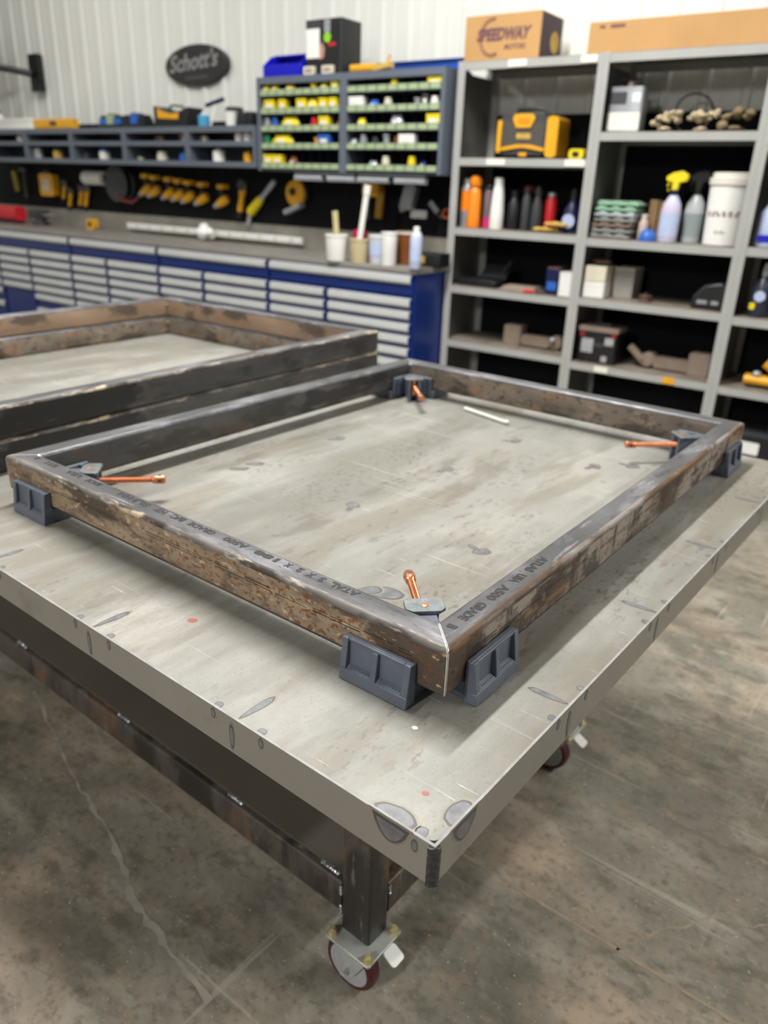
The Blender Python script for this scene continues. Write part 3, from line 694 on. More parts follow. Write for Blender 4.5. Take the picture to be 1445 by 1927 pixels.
for i in range(5):
    xr, xl = BX[i], BX[i+1]
    w_ = xr-xl; xs = SPLIT[i]-xl
    c = wthing('drawer_cabinet', 'blue steel drawer cabinet '+PLACE[i], 'cabinet', xl, BF, 0.0, 0, 'blue drawer cabinets')
    m = MB(); m.box(0.001, w_-0.001, 0.0, BB-BF, 0.09, 0.9785, 0); m.box(0.02, w_-0.02, 0.05, BB-BF-0.03, 0.0, 0.09, 1)
    m.build('carcass', [M_blue, M_black], c)
    drawer(c, 0.018, w_-0.018, 0.850, 0.975)
    for (a, b, col) in ((0.018, xs-0.018, 0), (xs+0.018, w_-0.018, 1)):
        z = 0.832
        hs = [0.078]*5+[0.13, 0.17, 0.17]
        if i == 3 and col == 0: hs = [0.078]*5
        if i == 0 and col == 1: hs = [0.078, 0.078, 0.078, 0.081, 0.081, 0.12, 0.2]
        for hh in hs:
            z2 = z-hh+0.004
            if z2 < 0.1: break
            drawer(c, a, b, z2, z); z -= hh
        if z > 0.25:
            dm = MB(); dm.rbox(a, b, -0.018, 0, 0.1, z, 0.004, axis='y'); dm.build('door', M_blue, c)
top = wthing('bench_top', 'long grey steel worktop over the row of blue drawer cabinets', 'worktop', BX[5], BF, 0.979)
m = MB(); m.rbox(0, BX[0]-BX[5]+0.006, -0.025, BB-BF, 0, 0.032, 0.004, axis='x'); m.build('slab', M_benchtop, top)
m = MB(); m.box(0, BX[0]-BX[5]+0.006, BB-BF-0.03, BB-BF-0.018, 0.0322, 0.185); m.box(0, BX[0]-BX[5]+0.006, BB-BF-0.034, BB-BF-0.018, 0.185, 0.190); m.build('backsplash', M_splash, top)
ZB = 1.0115                     # bench top surface

# black tool board standing behind the worktop
tb = wthing('tool_board', 'black perforated tool board standing behind the worktop', 'board', -8.2, 4.045, ZB)
m = MB(); m.box(0, 5.83, 0, 0.014, 0, 0.62); m.build('panel', M_black_liner, tb)

# strip on the backsplash, with a white rag
ps = wthing('power_strip', 'long white power strip mounted along the backsplash above the worktop', 'power strip', -5.85, 4.0, 1.046)
m = MB(); m.rbox(0, 2.11, -0.03, 0, 0, 0.050, 0.006, axis='x'); m.build('housing', M_white, ps)
for k in range(12):
    m = MB(); m.rbox(0.12+k*0.17, 0.16+k*0.17, -0.0312, -0.0295, 0.010, 0.040, 0.004, axis='y'); m.build('socket', M_offwhite, ps)
rg = MB()
for k in range(9): rg.ell((random.uniform(-.06, .06), random.uniform(-.04, .04), 0.050+random.uniform(-.005, .03)), random.uniform(.04, .06), random.uniform(.03, .045), random.uniform(.03, .038), wob=0.15)
rg.ell((0.0, 0, 0.09), 0.05, 0.04, 0.05, wob=0.2)
tag(rg.build('rag', M_white, None, WL(-4.70, 3.86, ZB+0.002), AW), 'crumpled white rag on the worktop in front of the power strip', 'rag')

# ------------------------------------------------------------------ small parts bins over the bench
ROWZ = [2.055, 1.942, 1.832, 1.720, 1.592]      # middle of each row of green cards
def bin_cabinet(t, label):
    W = 0.783; H0, H1 = 1.557, 2.152; D = 0.31
    c = wthing('bin_cabinet', label, 'bin cabinet', t, 3.725, 0, 0, 'small parts bin cabinets')
    m = MB(); m.box(0, 0.028, 0, D, H0, H1); m.box(W-0.028, W, 0, D, H0, H1); m.box(0.028, W-0.028, 0, D, H1-0.042, H1); m.box(0.028, W-0.028, D-0.012, D, H0, H1-0.042); m.box(0.028, W-0.028, 0.02, D-0.012, H0, H0+0.010)
    m.build('carcass', M_binframe, c)
    for i, z in enumerate(ROWZ):
        m = MB(); m.box(0.0285, W-0.0285, 0.004, D-0.0125, z-0.0205, z-0.018); m.box(0.0285, W-0.0285, 0.002, 0.004, z-0.0205, z+0.019)
        m.build('shelf', M_binframe, c)
        m = MB(); p = (W-0.064)/9
        for k in range(9): m.box(0.032+k*p+0.006, 0.032+(k+1)*p-0.006, -0.0002, 0.0018, z-0.0165, z+0.0165)
        m.build('card_strip', M_green, c, label='pale green label cards')
    m = MB(); p = (W-0.057)/9
    for k in range(1, 9):
        x = 0.0285+k*p; m.box(x-0.0012, x+0.0012, 0.075, D-0.013, H0+0.0105, H1-0.0425)
    m.build('dividers', M_binin, c)
    return c
bin_cabinet(-3.930, 'grey small parts bin cabinet crowded with yellow packets, left of the two above the bench')
bin_cabinet(-3.146, 'grey small parts bin cabinet beside the tall grey shelving, mostly dark empty bins')

def bin_item(kind, mat, t, row, w_, h_, name, label, cat, cap=None):
    """a small packet, box, spool or jar standing in front in a bin row"""
    z = ROWZ[row]-0.0178; hh = min(h_+0.036, 0.066 if row == 0 else 0.088)
    o = wthing(name, label, cat, t, 3.766, z)
    m = MB(); a = w_/2; d = min(0.028, a)
    if kind == 'box':
        m.rbox(-a, a, -d, d, 0, hh, 0.003); m.build('carton', mat, o)
        m = MB(); m.box(-a*0.98, a*0.98, -d-0.001, d+0.001, hh-0.012, hh+0.0012); m.build('lid', mat, o)
        m = MB(); m.box(-a*0.6, a*0.6, -d-0.0012, -d-0.0002, hh*0.45, hh*0.72); m.build('paper_label', M_card, o)
    elif kind == 'bag':
        m.ell((0, 0, hh*0.5), a, d, hh*0.5, wob=0.12); m.box(-a*0.7, a*0.7, -0.002, 0.002, hh*0.85, hh*1.04); m.build('bag', mat, o)
        m = MB(); m.box(-a*0.35, a*0.35, -d-0.0006, -d+0.004, hh*0.45, hh*0.68); m.build('paper_label', cap or M_card, o)
    elif kind == 'spool':
        r = min(a, 0.028)
        m.lathe([(r, 0), (r, hh*0.1), (r*0.72, hh*0.14), (r*0.72, hh*0.84), (r, hh*0.88), (r, hh)], 18); m.build('spool', mat, o)
        m = MB(); m.lathe([(r*0.8, hh*0.15), (r*0.8, hh*0.83)], 18); m.build('winding', cap or mat, o)
    else:
        r = min(a, 0.028)
        m.lathe([(r*0.95, 0), (r, 0.004), (r, hh*0.72), (r*0.7, hh*0.80), (r*0.7, hh*0.82)], 18); m.build('jar', mat, o)
        m = MB(); m.lathe([(r*0.8, hh*0.82), (r*0.8, hh), (r*0.7, hh*1.01)], 18); m.build('lid', cap or mat, o)
RN = ['top', 'second', 'third', 'fourth', 'bottom']
LB = [('bag', M_byellow, -3.865, 0, .070, .05, 'yellow'), ('bag', M_byellow, -3.782, 0, .078, .053, 'yellow'), ('bag', M_byellow, -3.641, 0, .095, .038, 'yellow'), ('spool', M_byellow, -3.428, 0, .06, .034, 'yellow'), ('bag', M_byellow, -3.337, 0, .067, .036, 'yellow'), ('box', M_byellow, -3.234, 0, .055, .04, 'yellow'),
      ('bag', M_byellow, -3.885, 1, .030, .045, 'yellow'), ('box', M_byellow, -3.825, 1, .085, .10, 'yellow'), ('box', M_byellow, -3.704, 1, .064, .064, 'yellow'), ('box', M_byellow, -3.529, 1, .082, .064, 'yellow'), ('bag', M_byellow, -3.439, 1, .09, .05, 'yellow'), ('box', M_byellow, -3.336, 1, .066, .064, 'yellow'), ('box', M_byellow, -3.249, 1, .064, .064, 'yellow'),
      ('jar', M_silver, -3.862, 2, .062, .05, 'silver'), ('jar', M_mblue, -3.788, 2, .07, .05, 'blue'), ('bag', M_byellow, -3.646, 2, .172, .068, 'yellow'), ('jar', M_red, -3.425, 2, .068, .047, 'red'), ('box', M_byellow, -3.325, 2, .087, .066, 'yellow'), ('bag', M_brownp, -3.216, 2, .036, .02, 'brown'),
      ('jar', M_greenp, -3.868, 3, .066, .05, 'green'), ('bag', M_byellow, -3.722, 3, .20, .07, 'yellow'), ('spool', M_yellow, -3.408, 3, .036, .036, 'amber'), ('box', M_mblue, -3.325, 3, .10, .06, 'blue'),
      ('box', M_byellow, -3.852, 4, .085, .098, 'yellow'), ('box', M_byellow, -3.760, 4, .085, .096, 'yellow'), ('bag', M_brownp, -3.620, 4, .073, .04, 'brown')]
RB = [('jar', M_byellow, -2.761, 0, .058, .045, 'yellow'), ('box', M_byellow, -2.452, 0, .10, .04, 'yellow'),
      ('box', M_white, -3.052, 1, .118, .064, 'white'), ('bag', M_mblue, -2.918, 1, .08, .03, 'blue'), ('jar', M_offwhite, -2.808, 1, .066, .042, 'beige'), ('spool', M_silver, -2.581, 1, .068, .034, 'silver'), ('box', M_dgrey, -2.518, 1, .042, .066, 'grey'), ('jar', M_white, -2.455, 1, .07, .04, 'white'),
      ('bag', M_byellow, -3.015, 2, .07, .036, 'yellow'), ('bag', M_silver, -2.736, 2, .10, .048, 'silver'), ('box', M_byellow, -2.448, 2, .10, .062, 'yellow'),
      ('bag', M_silver, -3.077, 3, .056, .026, 'silver'), ('jar', M_silver, -2.997, 3, .076, .055, 'silver'), ('jar', M_dgrey, -2.901, 3, .05, .037, 'grey'), ('spool', M_silver, -2.811, 3, .066, .054, 'silver'), ('jar', M_brownp, -2.730, 3, .046, .04, 'brown'), ('box', M_white, -2.643, 3, .12, .057, 'white'),
      ('bag', M_silver, -2.915, 4, .076, .022, 'silver'), ('jar', M_offwhite, -2.812, 4, .075, .053, 'beige'), ('jar', M_byellow, -2.607, 4, .068, .053, 'yellow'), ('bag', M_navy, -2.519, 4, .056, .026, 'navy')]
KN = {'box': ('parts_box', 'box', 'carton'), 'bag': ('parts_packet', 'packet', 'packet'), 'spool': ('wire_spool', 'spool', 'spool'), 'jar': ('parts_jar', 'jar', 'jar')}
ORD = ['first', 'second', 'third', 'fourth', 'fifth', 'sixth', 'seventh']
for LST, side in ((LB, 'left'), (RB, 'right')):
    cnt = {}; tot = {}
    for q in LST: tot[(q[0], q[6], q[3])] = tot.get((q[0], q[6], q[3]), 0)+1
    for (kind, mat, t, row, w_, h_, cn) in LST:
        k = (kind, cn, row); cnt[k] = cnt.get(k, 0)+1
        nm, cat, word = KN[kind]
        if tot[k] == 1: lab = f'{cn} {word} in the {RN[row]} row of the {side} bin cabinet'
        else: lab = f'{ORD[cnt[k]-1]} {cn} {word} from the left in the {RN[row]} row, {side} bin cabinet'
        bin_item(kind, mat, t, row, w_, h_, nm, lab, cat)

# long low two-tier shelf left of the bins
LT = [-3.955, -4.690, -5.468, -6.205, -6.915, -7.65]
LP = ['next to the tall bin cabinets', 'second from the tall bin cabinets', 'third from the tall bin cabinets', 'fourth from the tall bin cabinets', 'at the far left']
for i in range(5):
    xl = LT[i+1]; W = LT[i]-xl-0.002
    c = wthing('cubby_shelf', 'dark grey two-tier wall shelf section above the tools, '+LP[i], 'shelf', xl, 3.725, 0, 0, 'two-tier shelf sections')
    m = MB(); m.box(0, 0.026, 0, .31, 1.575, 1.855); m.box(W-0.026, W, 0, .31, 1.575, 1.855); m.box(0.026, W-0.026, 0.3, .31, 1.575, 1.855); m.build('sides', M_binframe, c)
    for z0, z1 in ((1.813, 1.855), (1.718, 1.752), (1.575, 1.612)):
        m = MB(); m.box(0.0262, W-0.0262, 0, 0.018, z0, z1); m.box(0.0262, W-0.0262, 0.018, 0.2995, z1-0.01 if z1 > 1.8 else z0, z1 if z1 > 1.8 else z0+0.008); m.build('board', M_binframe, c)
def low_item(kind, mat, t, tier, w_, h_, name, label, cat, cap=None):
    z = (1.7264 if tier == 0 else 1.5834); n = 3.80
    o = wthing(name, label, cat, t, n, z); hh = min(h_+0.02, 0.108 if tier == 0 else 0.125); r = min(w_/2*0.9, 0.048); m = MB()
    if kind == 'jar':
        m.lathe([(r*0.95, 0), (r, 0.004), (r, hh*0.74), (r*0.72, hh*0.82)], 18); m.build('jar', mat, o)
        m = MB(); m.lathe([(r*0.82, hh*0.82), (r*0.82, hh*0.98), (r*0.7, hh)], 18); m.build('lid', cap or mat, o)
    elif kind == 'can':
        m.lathe([(r, 0), (r, hh*0.85), (r*0.6, hh*0.92), (r*0.3, hh*0.93)], 18); m.build('can', mat, o)
        m = MB(); m.lathe([(r*0.35, hh*0.93), (r*0.35, hh), (r*0.2, hh*1.01)], 14); m.build('cap', cap or mat, o)
    else:
        m.ell((0, 0, hh*0.5), r*.9, r*0.75, hh*0.44, wob=0.16); m.build('roll', mat, o)
        m = MB(); m.cyl((0, -r*0.86, hh*0.5), (0, -r*0.5, hh*0.5), r*0.35, seg=14); m.build('core', cap or M_dgrey, o)
for q in [('jar', M_offwhite, -7.079, 0, .10, .075, 'small_jar', 'beige jar on the upper tier of the far left shelf section', 'jar'),
          ('can', M_silver, -6.83, 1, .10, .16, 'small_can', 'tall pale can on the lower tier at the far left', 'can'),
          ('jar', M_leather, -6.521, 1, .12, .095, 'small_jar', 'ochre jar on the lower tier, left of the blue-capped one', 'jar', M_dgrey),
          ('roll', M_dgrey, -6.10, 1, .09, .07, 'tape_roll', 'grey tape roll on the lower tier, left of the blue-capped jar', 'tape'),
          ('jar', M_white, -5.836, 1, .12, .095, 'small_jar', 'white jar with a blue cap on the lower tier', 'jar', M_mblue),
          ('roll', M_green, -5.362, 1, .10, .04, 'tape_roll', 'pale green tape roll on the lower tier', 'tape'),
          ('roll', M_wood, -5.089, 0, .11, .06, 'tape_roll', 'brown tape roll on the upper tier, left of the pink roll', 'tape'),
          ('jar', M_offwhite, -5.075, 1, .11, .075, 'small_jar', 'cream jar on the lower tier below the brown tape roll', 'jar'),
          ('roll', pmat('pale_pink', '#d8b8b0', .5), -4.803, 0, .11, .08, 'tape_roll', 'pale pink roll on the upper tier', 'tape'),
          ('jar', M_mblue, -4.809, 1, .10, .065, 'small_jar', 'blue jar on the lower tier below the pink roll', 'jar'),
          ('roll', M_offwhite, -4.571, 0, .11, .055, 'tape_roll', 'cream tape roll on the upper tier, right of the pink roll', 'tape'),
          ('jar', M_silver, -4.655, 1, .0, .05, 'small_jar', 'tiny silver jar', 'jar'),
          ('can', M_white, -4.417, 1, .13, .10, 'small_can', 'fat white can on the lower tier, the largest on the shelf', 'can'),
          ('jar', M_white, -4.187, 0, .08, .085, 'small_jar', 'white jar on the upper tier, leftmost of the three', 'jar'),
          ('jar', M_white, -4.095, 0, .08, .085, 'small_jar', 'white jar on the upper tier, middle of the three', 'jar'),
          ('jar', M_white, -4.018, 0, .065, .075, 'small_jar', 'white jar on the upper tier, rightmost of the three', 'jar'),
          ('can', M_yellow, -4.106, 1, .075, .084, 'small_can', 'amber can on the lower tier below the three white jars', 'can')]:
    if q[4] > 0: low_item(*q)

# things standing on top of the low shelf and the bins
ZL, ZBIN = 1.856, 2.153
lv = wthing('spirit_level', 'long yellow spirit level lying on top of the far left wall shelf', 'level', -6.568, 3.84, ZL)
MB().rbox(-0.30, 0.30, -0.03, 0.03, 0, 0.085, 0.012, axis='x').build('beam', M_yellow, lv)
m = MB(); m.rbox(-0.05, 0.05, -0.033, 0.033, 0.03, 0.065, 0.01, axis='y'); m.build('vial', M_dgrey, lv)
bx = wthing('storage_box', 'low white box lying on the wall shelf at the far left', 'box', -7.138, 3.86, ZL)
MB().rbox(-.25, .25, -.08, .08, 0, .07, .01).build('body', M_white, bx); MB().rbox(-.256, .256, -.085, .085, .07, .092, .01).build('lid', M_white, bx)
bt = wthing('squeeze_bottle', 'white bottle standing on the wall shelf at the left edge', 'bottle', -7.50, 3.84, ZL)
MB().lathe([(.05, 0), (.055, .01), (.055, .11), (.02, .14), (.02, .15)], 18).build('bottle', M_white, bt); MB().lathe([(.024, .15), (.02, .175), (.008, .18)], 14).build('cap', M_dgrey, bt)
def packs(t, w_, label, cols):
    o = wthing('battery_pack_tray', label, 'battery packs', t, 3.86, ZL)
    MB().rbox(-w_/2, w_/2, -.06, .06, 0, .03, .006).build('tray', M_black, o)
    for k, c in enumerate(cols):
        x = -w_/2+w_*(k+.5)/len(cols); a = w_/len(cols)*0.42
        MB().rbox(x-a, x+a, -.05, .05, .0305, .075+.03*(k % 2), .008).build('pack', c, o)
        MB().rbox(x-a*.7, x+a*.7, -.04, .04, .0755+.03*(k % 2), .098+.03*(k % 2)*.5, .006).build('pack_top', M_black, o)
packs(-5.753, .29, 'tray of bright blue and green battery packs on the wall shelf', [M_mblue, M_green, M_mblue])
packs(-5.433, .30, 'tray of mostly black battery packs with one blue on the wall shelf', [M_black, M_mblue, M_black])
bg = wthing('tool_bag', 'open black tool bag with yellow front on the wall shelf', 'bag', -4.928, 3.86, ZL)
m = MB(); m.prism([(-.20, 0), (.19, 0), (.205, .14), (.12, .115), (.0, .10), (-.10, .125), (-.20, .155)], -.08, .08, 'xz'); m.build('body', M_black, bg, bevel=.006)
m = MB(); m.prism([(-.15, .065), (.09, .055), (.10, .10), (.0, .092), (-.10, .115), (-.15, .14)], -.083, -.079, 'xz'); m.build('front_panel', M_yellow, bg)
m = MB(); m.tube([(-.1, 0, .10), (-.08, 0, .16), (.06, 0, .15), (.1, 0, .10)], .008); m.build('handle', M_black, bg)
sq = wthing('squeegee', 'blue-headed squeegee leaning above the pale blue can on the wall shelf', 'squeegee', -4.62, 3.93, ZL)
m = MB(); m.cyl((-.02, 0, .003), (-.01, .05, .17), .008, seg=10); m.build('handle', M_white, sq)
m = MB(); m.M = Matrix.Translation((-.01, .05, .18)) @ Matrix.Rotation(-.2, 4, 'Y'); m.rbox(-.10, .10, -.012, .012, -.012, .018, .008, axis='x'); m.build('head', M_navy, sq)
cn = wthing('small_can', 'pale blue can on the wall shelf right of the black and yellow bag', 'can', -4.60, 3.83, ZL)
m = MB(); m.lathe([(.042, 0), (.044, .004), (.044, .078), (.04, .082)], 18); m.build('can', pmat('sky_blue', '#4ea2cf', .4), cn); MB().lathe([(.02, .082), (.02, .096), (.014, .098)], 12).build('cap', M_white, cn)
cy = wthing('paint_can', 'dark cylinder can at the back of the wall shelf near the bins', 'can', -4.345, 3.91, ZL)
m = MB(); m.lathe([(.068, 0), (.07, .005), (.07, .125), (.066, .13)], 22); m.build('can', M_dgrey, cy); MB().lathe([(.06, .13), (.062, .136), (.05, .138)], 20).build('lid', M_black, cy)
cy = wthing('paper_cup', 'white cup standing in front of the dark can on the wall shelf', 'cup', -4.275, 3.80, ZL)
m = MB(); m.lathe([(.034, 0), (.046, .085)], 20); m.build('cup', M_white, cy); MB().lathe([(.049, .085), (.049, .093), (.04, .096)], 20).build('rim', M_white, cy)
cy = wthing('paint_can', 'short black can on the wall shelf next to the bins', 'can', -4.125, 3.86, ZL)
m = MB(); m.lathe([(.05, 0), (.052, .005), (.052, .085), (.048, .09)], 22); m.build('can', M_black, cy); MB().lathe([(.044, .09), (.044, .098)], 20).build('lid', M_dgrey, cy)

bb = wthing('plastic_bin', 'bright blue plastic stacking bin on top of the left bin cabinet', 'bin', -3.71, 3.86, ZBIN)
m = MB(); m.box(-.175, .175, -.11, .11, 0, .006); m.prism([(-.11, .006), (.11, .006), (.11, .14), (-.02, .14), (-.11, .075)], -.175, -.169, 'yz'); m.prism([(-.11, .006), (.11, .006), (.11, .14), (-.02, .14), (-.11, .075)], .169, .175, 'yz')
m.box(-.169, .169, -.11, -.104, .006, .075); m.box(-.169, .169, .104, .11, .006, .14); m.build('body', M_cblue, bb, bevel=.002)
m = MB(); m.rbox(-.185, .185, .02, .11, .1402, .150, .004); m.build('rim', M_cblue, bb)
bk = wthing('boxed_shop_light', 'tall black carton with white and green panels on the left bin cabinet', 'box', -3.318, 3.90, ZBIN)
m = MB(); m.rbox(-.20, .11, -.12, .10, 0, .32, .014); m.build('carton', M_black, bk)
m = MB(); m.box(-.190, -.075, -.1212, -.120, .10, .27); m.build('white_panel', M_white, bk)
m = MB(); m.box(-.185, -.06, -.1212, -.120, .28, .31); m.build('title_band', M_dgrey, bk)
m = MB(); m.lathe([(.03, 0), (.03, .0012)], 20, (-.01, -.120, .215), (0, -1, 0)); m.build('green_dot', pmat('lime', '#8fd02a', .4), bk)
m = MB(); m.box(-.035, .015, -.1212, -.120, .245, .315); m.build('grey_panel', M_silver, bk)
m = MB(); m.box(.0, .06, -.1212, -.120, .165, .185); m.build('red_band', M_red, bk)
m = MB(); m.prism([(-.075, .09), (-.04, .10), (-.03, .15), (-.055, .19), (-.075, .17)], -.1212, -.120, 'xz'); m.build('picture', pmat('skin_print', '#b98d7c', .5), bk)
for x, l in ((-3.46, 'left'), (-3.30, 'right')):
    o = wthing('packet', 'small pale packet in front of the tall black carton, %s of the pair' % l, 'packet', x, 3.755, ZBIN)
    MB().rbox(-.045, .045, -.012, .012, 0, .05, .008, axis='y').build('wrap', M_offwhite, o); MB().rbox(-.03, .03, -.0132, -.012, .012, .036, .005, axis='y').build('paper_label', pmat('grey_pink', '#a48f8c', .5), o)
yt = wthing('clamp_tool', 'yellow hand tool lying on the right bin cabinet', 'hand tool', -2.99, 3.84, ZBIN)
m = MB(); m.rbox(-.17, .02, -.03, .03, .012, .055, .012, axis='x'); m.build('body', M_yellow, yt)
m = MB(); m.M = Matrix.Translation((.07, 0, .034)) @ Matrix.Rotation(-.12, 4, 'Y'); m.rbox(-.06, .08, -.02, .02, -.018, .018, .008, axis='x'); m.build('grip', M_leather, yt)
m = MB(); m.box(-.12, .12, -.022, .022, 0, .012); m.build('base', M_black, yt)
m = MB(); m.cyl((.10, 0, .03), (.13, 0, .10), .007, seg=10); m.build('lever', M_yellow, yt)
be = wthing('blue_beam', 'long blue bar lying along the top of the right bin cabinet behind the yellow tool', 'bar', -2.72, 4.00, ZBIN)
m = MB(); m.box(-.42, .36, -.003, .003, 0, .075); m.box(-.42, .36, -.02, .003, .073, .079); m.box(-.42, .36, -.02, .003, 0, .006); m.build('channel', pmat('beam_blue', '#1d4fa8', .4, col2='#17408c'), be)

# light fixtures below the bins (switched off)
for x0, l in ((-3.576, 'left'), (-3.010, 'right')):
    f = wthing('under_shelf_light', 'grey unlit under-shelf light below the bins, %s of the two' % l, 'light', x0, 3.74, 1.556)
    MB().rbox(0, .535, -.02, .05, -.024, -.0005, .006, axis='x').build('housing', M_dgrey, f)
    for a, b in ((0.0, .25), (.30, .535)):
        m = MB(); m.rbox(a, b, -.025, .02, -.058, -.0242, .008, axis='x'); m.build('diffuser', M_silver, f)

# ------------------------------------------------------------------ tools on the black board
BN = 4.043                      # face of the tool board
def tool_root(name, label, cat, t, z, group=None): return wthing(name, label, cat, t, BN, z, 0, group)
def drill(t, z, label, k=1.0, tilt=0.0, hanging_nose=True):
    """cordless drill hung nose down: body, handle with battery, chuck, hook"""
    o = tool_root('cordless_drill', label, 'drill', t, z, 'cordless drills hanging in a row'); o.scale = (k, k, k); o.rotation_euler.y = tilt
    m = MB(); m.rbox(-.045, .045, -.095, -.02, -.002, .042, .010, axis='x'); m.build('battery', M_yellow, o)
    m = MB(); m.rbox(-.02, .02, -.08, -.045, -.075, -.0022, .010, axis='y'); m.build('handle', M_black, o)
    m = MB(); m.lathe([(.028, -.07), (.042, -.055), (.044, .0), (.036, .055), (.026, .062)], 14, (-.005, -.06, -.110), (-.82, -.2, -.45)); m.build('body', M_yellow, o)
    m = MB(); m.lathe([(.027, .0622), (.026, .09), (.014, .115), (.006, .12)], 14, (-.005, -.06, -.110), (-.82, -.2, -.45)); m.build('chuck', M_silver, o)
    m = MB(); m.rbox(-.018, .018, -.03, .0, .0422, .054, .003); m.build('hook', M_black, o)
    return o
dt = [(-5.552, 'first'), (-5.439, 'second'), (-5.254, 'third'), (-5.130, 'fourth'), (-5.005, 'fifth'), (-4.838, 'sixth'), (-4.600, 'seventh')]
for i, (t, o_) in enumerate(dt):
    drill(t, 1.475-0.010*i, '%s cordless yellow drill from the left hanging on the black board' % o_, 0.86)
def grinder(t, z, label, tilt, k=1.0):
    o = tool_root('angle_grinder', label, 'grinder', t, z, 'hanging yellow grinders'); o.scale = (k, k, k); o.rotation_euler.y = tilt
    m = MB(); m.lathe([(.02, -.11), (.028, -.10), (.026, .02), (.034, .05), (.03, .09)], 14, (0, -.05, 0)); m.build('body', M_yellow, o)
    m = MB(); m.lathe([(.026, .09), (.03, .095), (.03, .13), (.015, .15)], 14, (0, -.05, 0)); m.build('gear_head', M_silver, o)
    m = MB(); m.lathe([(.045, 0), (.045, .004)], 20, (0, -.083, .122), (0, -1, 0)); m.build('disc', M_dgrey, o)
    m = MB(); m.lathe([(.023, -.165), (.026, -.16), (.024, -.111)], 14, (0, -.05, 0)); m.build('grip', M_black, o)
    m = MB(); m.box(-.006, .006, -.024, 0, .02, .035); m.build('hook', M_black, o)
grinder(-4.393, 1.345, 'yellow grinder hanging between the drills and the yellow saw', 0.25, 0.9)
# reciprocating saw hanging aslant
o = tool_root('reciprocating_saw', 'yellow saw with long grey blade hanging aslant on the black board', 'saw', -4.21, 1.325); o.rotation_euler.y = 0.85
m = MB(); m.lathe([(.03, -.12), (.038, -.10), (.034, .02), (.026, .06)], 14, (0, -.05, 0)); m.build('body', M_byellow, o)
m = MB(); m.lathe([(.026, .06), (.02, .09), (.024, .20), (.02, .25)], 14, (0, -.05, 0)); m.build('nose', M_silver, o)
m = MB(); m.tube([(0, -.05, -.12), (.03, -.05, -.16), (.05, -.05, -.20)], .018); m.build('handle', M_silver, o)
m = MB(); m.box(-.03, .03, -.012, 0, -.02, -.01); m.build('hook', M_black, o)
# circular saw
o = tool_root('circular_saw', 'round yellow circular saw hanging on the board left of the white cups', 'saw', -3.795, 1.40)
m = MB(); m.lathe([(.085, 0), (.095, .02), (.09, .05), (.04, .065)], 24, (0, -.03, .01), (0, -1, 0)); m.box(-.02, .02, -.03, 0, .05, .07); m.build('blade_guard', M_yellow, o)
m = MB(); m.lathe([(.02, 0), (.028, .006), (.024, .02)], 16, (.0, -.0955, .02), (0, -1, 0)); m.build('arbor', M_black, o)
m = MB(); m.M = Matrix.Translation((-.01, -.07, -.10)) @ Matrix.Rotation(-.35, 4, 'Y'); m.rbox(-.085, .085, -.04, .03, -.018, .018, .01, axis='x'); m.build('base_plate', M_silver, o)
m = MB(); m.tube([(.07, -.05, .06), (.11, -.05, .03), (.10, -.05, -.04)], .016); m.build('handle', M_black, o)
# yellow nailer behind the white stick
o = tool_root('nail_gun', 'yellow nail gun hanging on the board behind the white stick', 'nail gun', -3.07, 1.43)
m = MB(); m.rbox(-.085, .06, -.08, -.01, -.02, .07, .025, axis='y'); m.build('body', M_yellow, o)
m = MB(); m.M = Matrix.Translation((.05, -.045, -.07)) @ Matrix.Rotation(.1, 4, 'Y'); m.rbox(-.028, .03, -.02, .02, -.09, .09, .01); m.build('magazine', pmat('dark_yellow', '#a87e1c', .45), o)
m = MB(); m.lathe([(.018, -.17), (.02, -.05), (.03, -.021)], 14, (-.05, -.045, 0)); m.build('nose', M_dgrey, o)
m = MB(); m.box(-.02, .02, -.0098, 0, .03, .05); m.build('hook', M_black, o)
# grey spray gun, white nozzle and small tag
o = tool_root('spray_gun', 'grey spray gun hanging on the board near the grey shelving', 'spray gun', -2.767, 1.43)
m = MB(); m.M = Matrix.Translation((0, -.045, 0)) @ Matrix.Rotation(.28, 4, 'Y'); m.rbox(-.045, .05, -.03, .03, -.09, .075, .022, axis='y'); m.build('body', M_silver, o)
m = MB(); m.tube([(-.03, -.045, -.08), (-.06, -.045, -.10), (-.07, -.045, -.06)], .018); m.build('nozzle', M_hub, o)
m = MB(); m.rbox(.0, .07, -.06, -.03, .075, .092, .006, axis='y'); m.build('trigger_cap', pmat('dull_red', '#6a2020', .5), o)
m = MB(); m.box(-.01, .01, -.02, 0, .0, .02); m.build('hook', M_black, o)
o = tool_root('scraper', 'pale grey scraper hanging aslant next to the shelving post', 'scraper', -2.575, 1.35); o.rotation_euler.y = 0.75
m = MB(); m.rbox(-.06, .03, -.025, -.006, -.02, .022, .012, axis='x'); m.build('blade', M_silver, o)
m = MB(); m.lathe([(.012, 0), (.016, .03), (.012, .06)], 12, (.03, -.016, 0), (1, 0, 0)); m.build('handle', M_dgrey, o)
m = MB(); m.box(-.005, .005, -.006, 0, -.005, .005); m.build('hook', M_black, o)
o = tool_root('sign_card', 'small white card on the board below the grey spray gun', 'card', -2.711, 1.31)
m = MB(); m.rbox(-.066, .066, -.014, -.002, -.026, .026, .006, axis='y'); m.build('card', M_white, o); m = MB(); m.box(-.02, .02, -.002, 0, -.01, .01); m.build('clip', M_black, o)
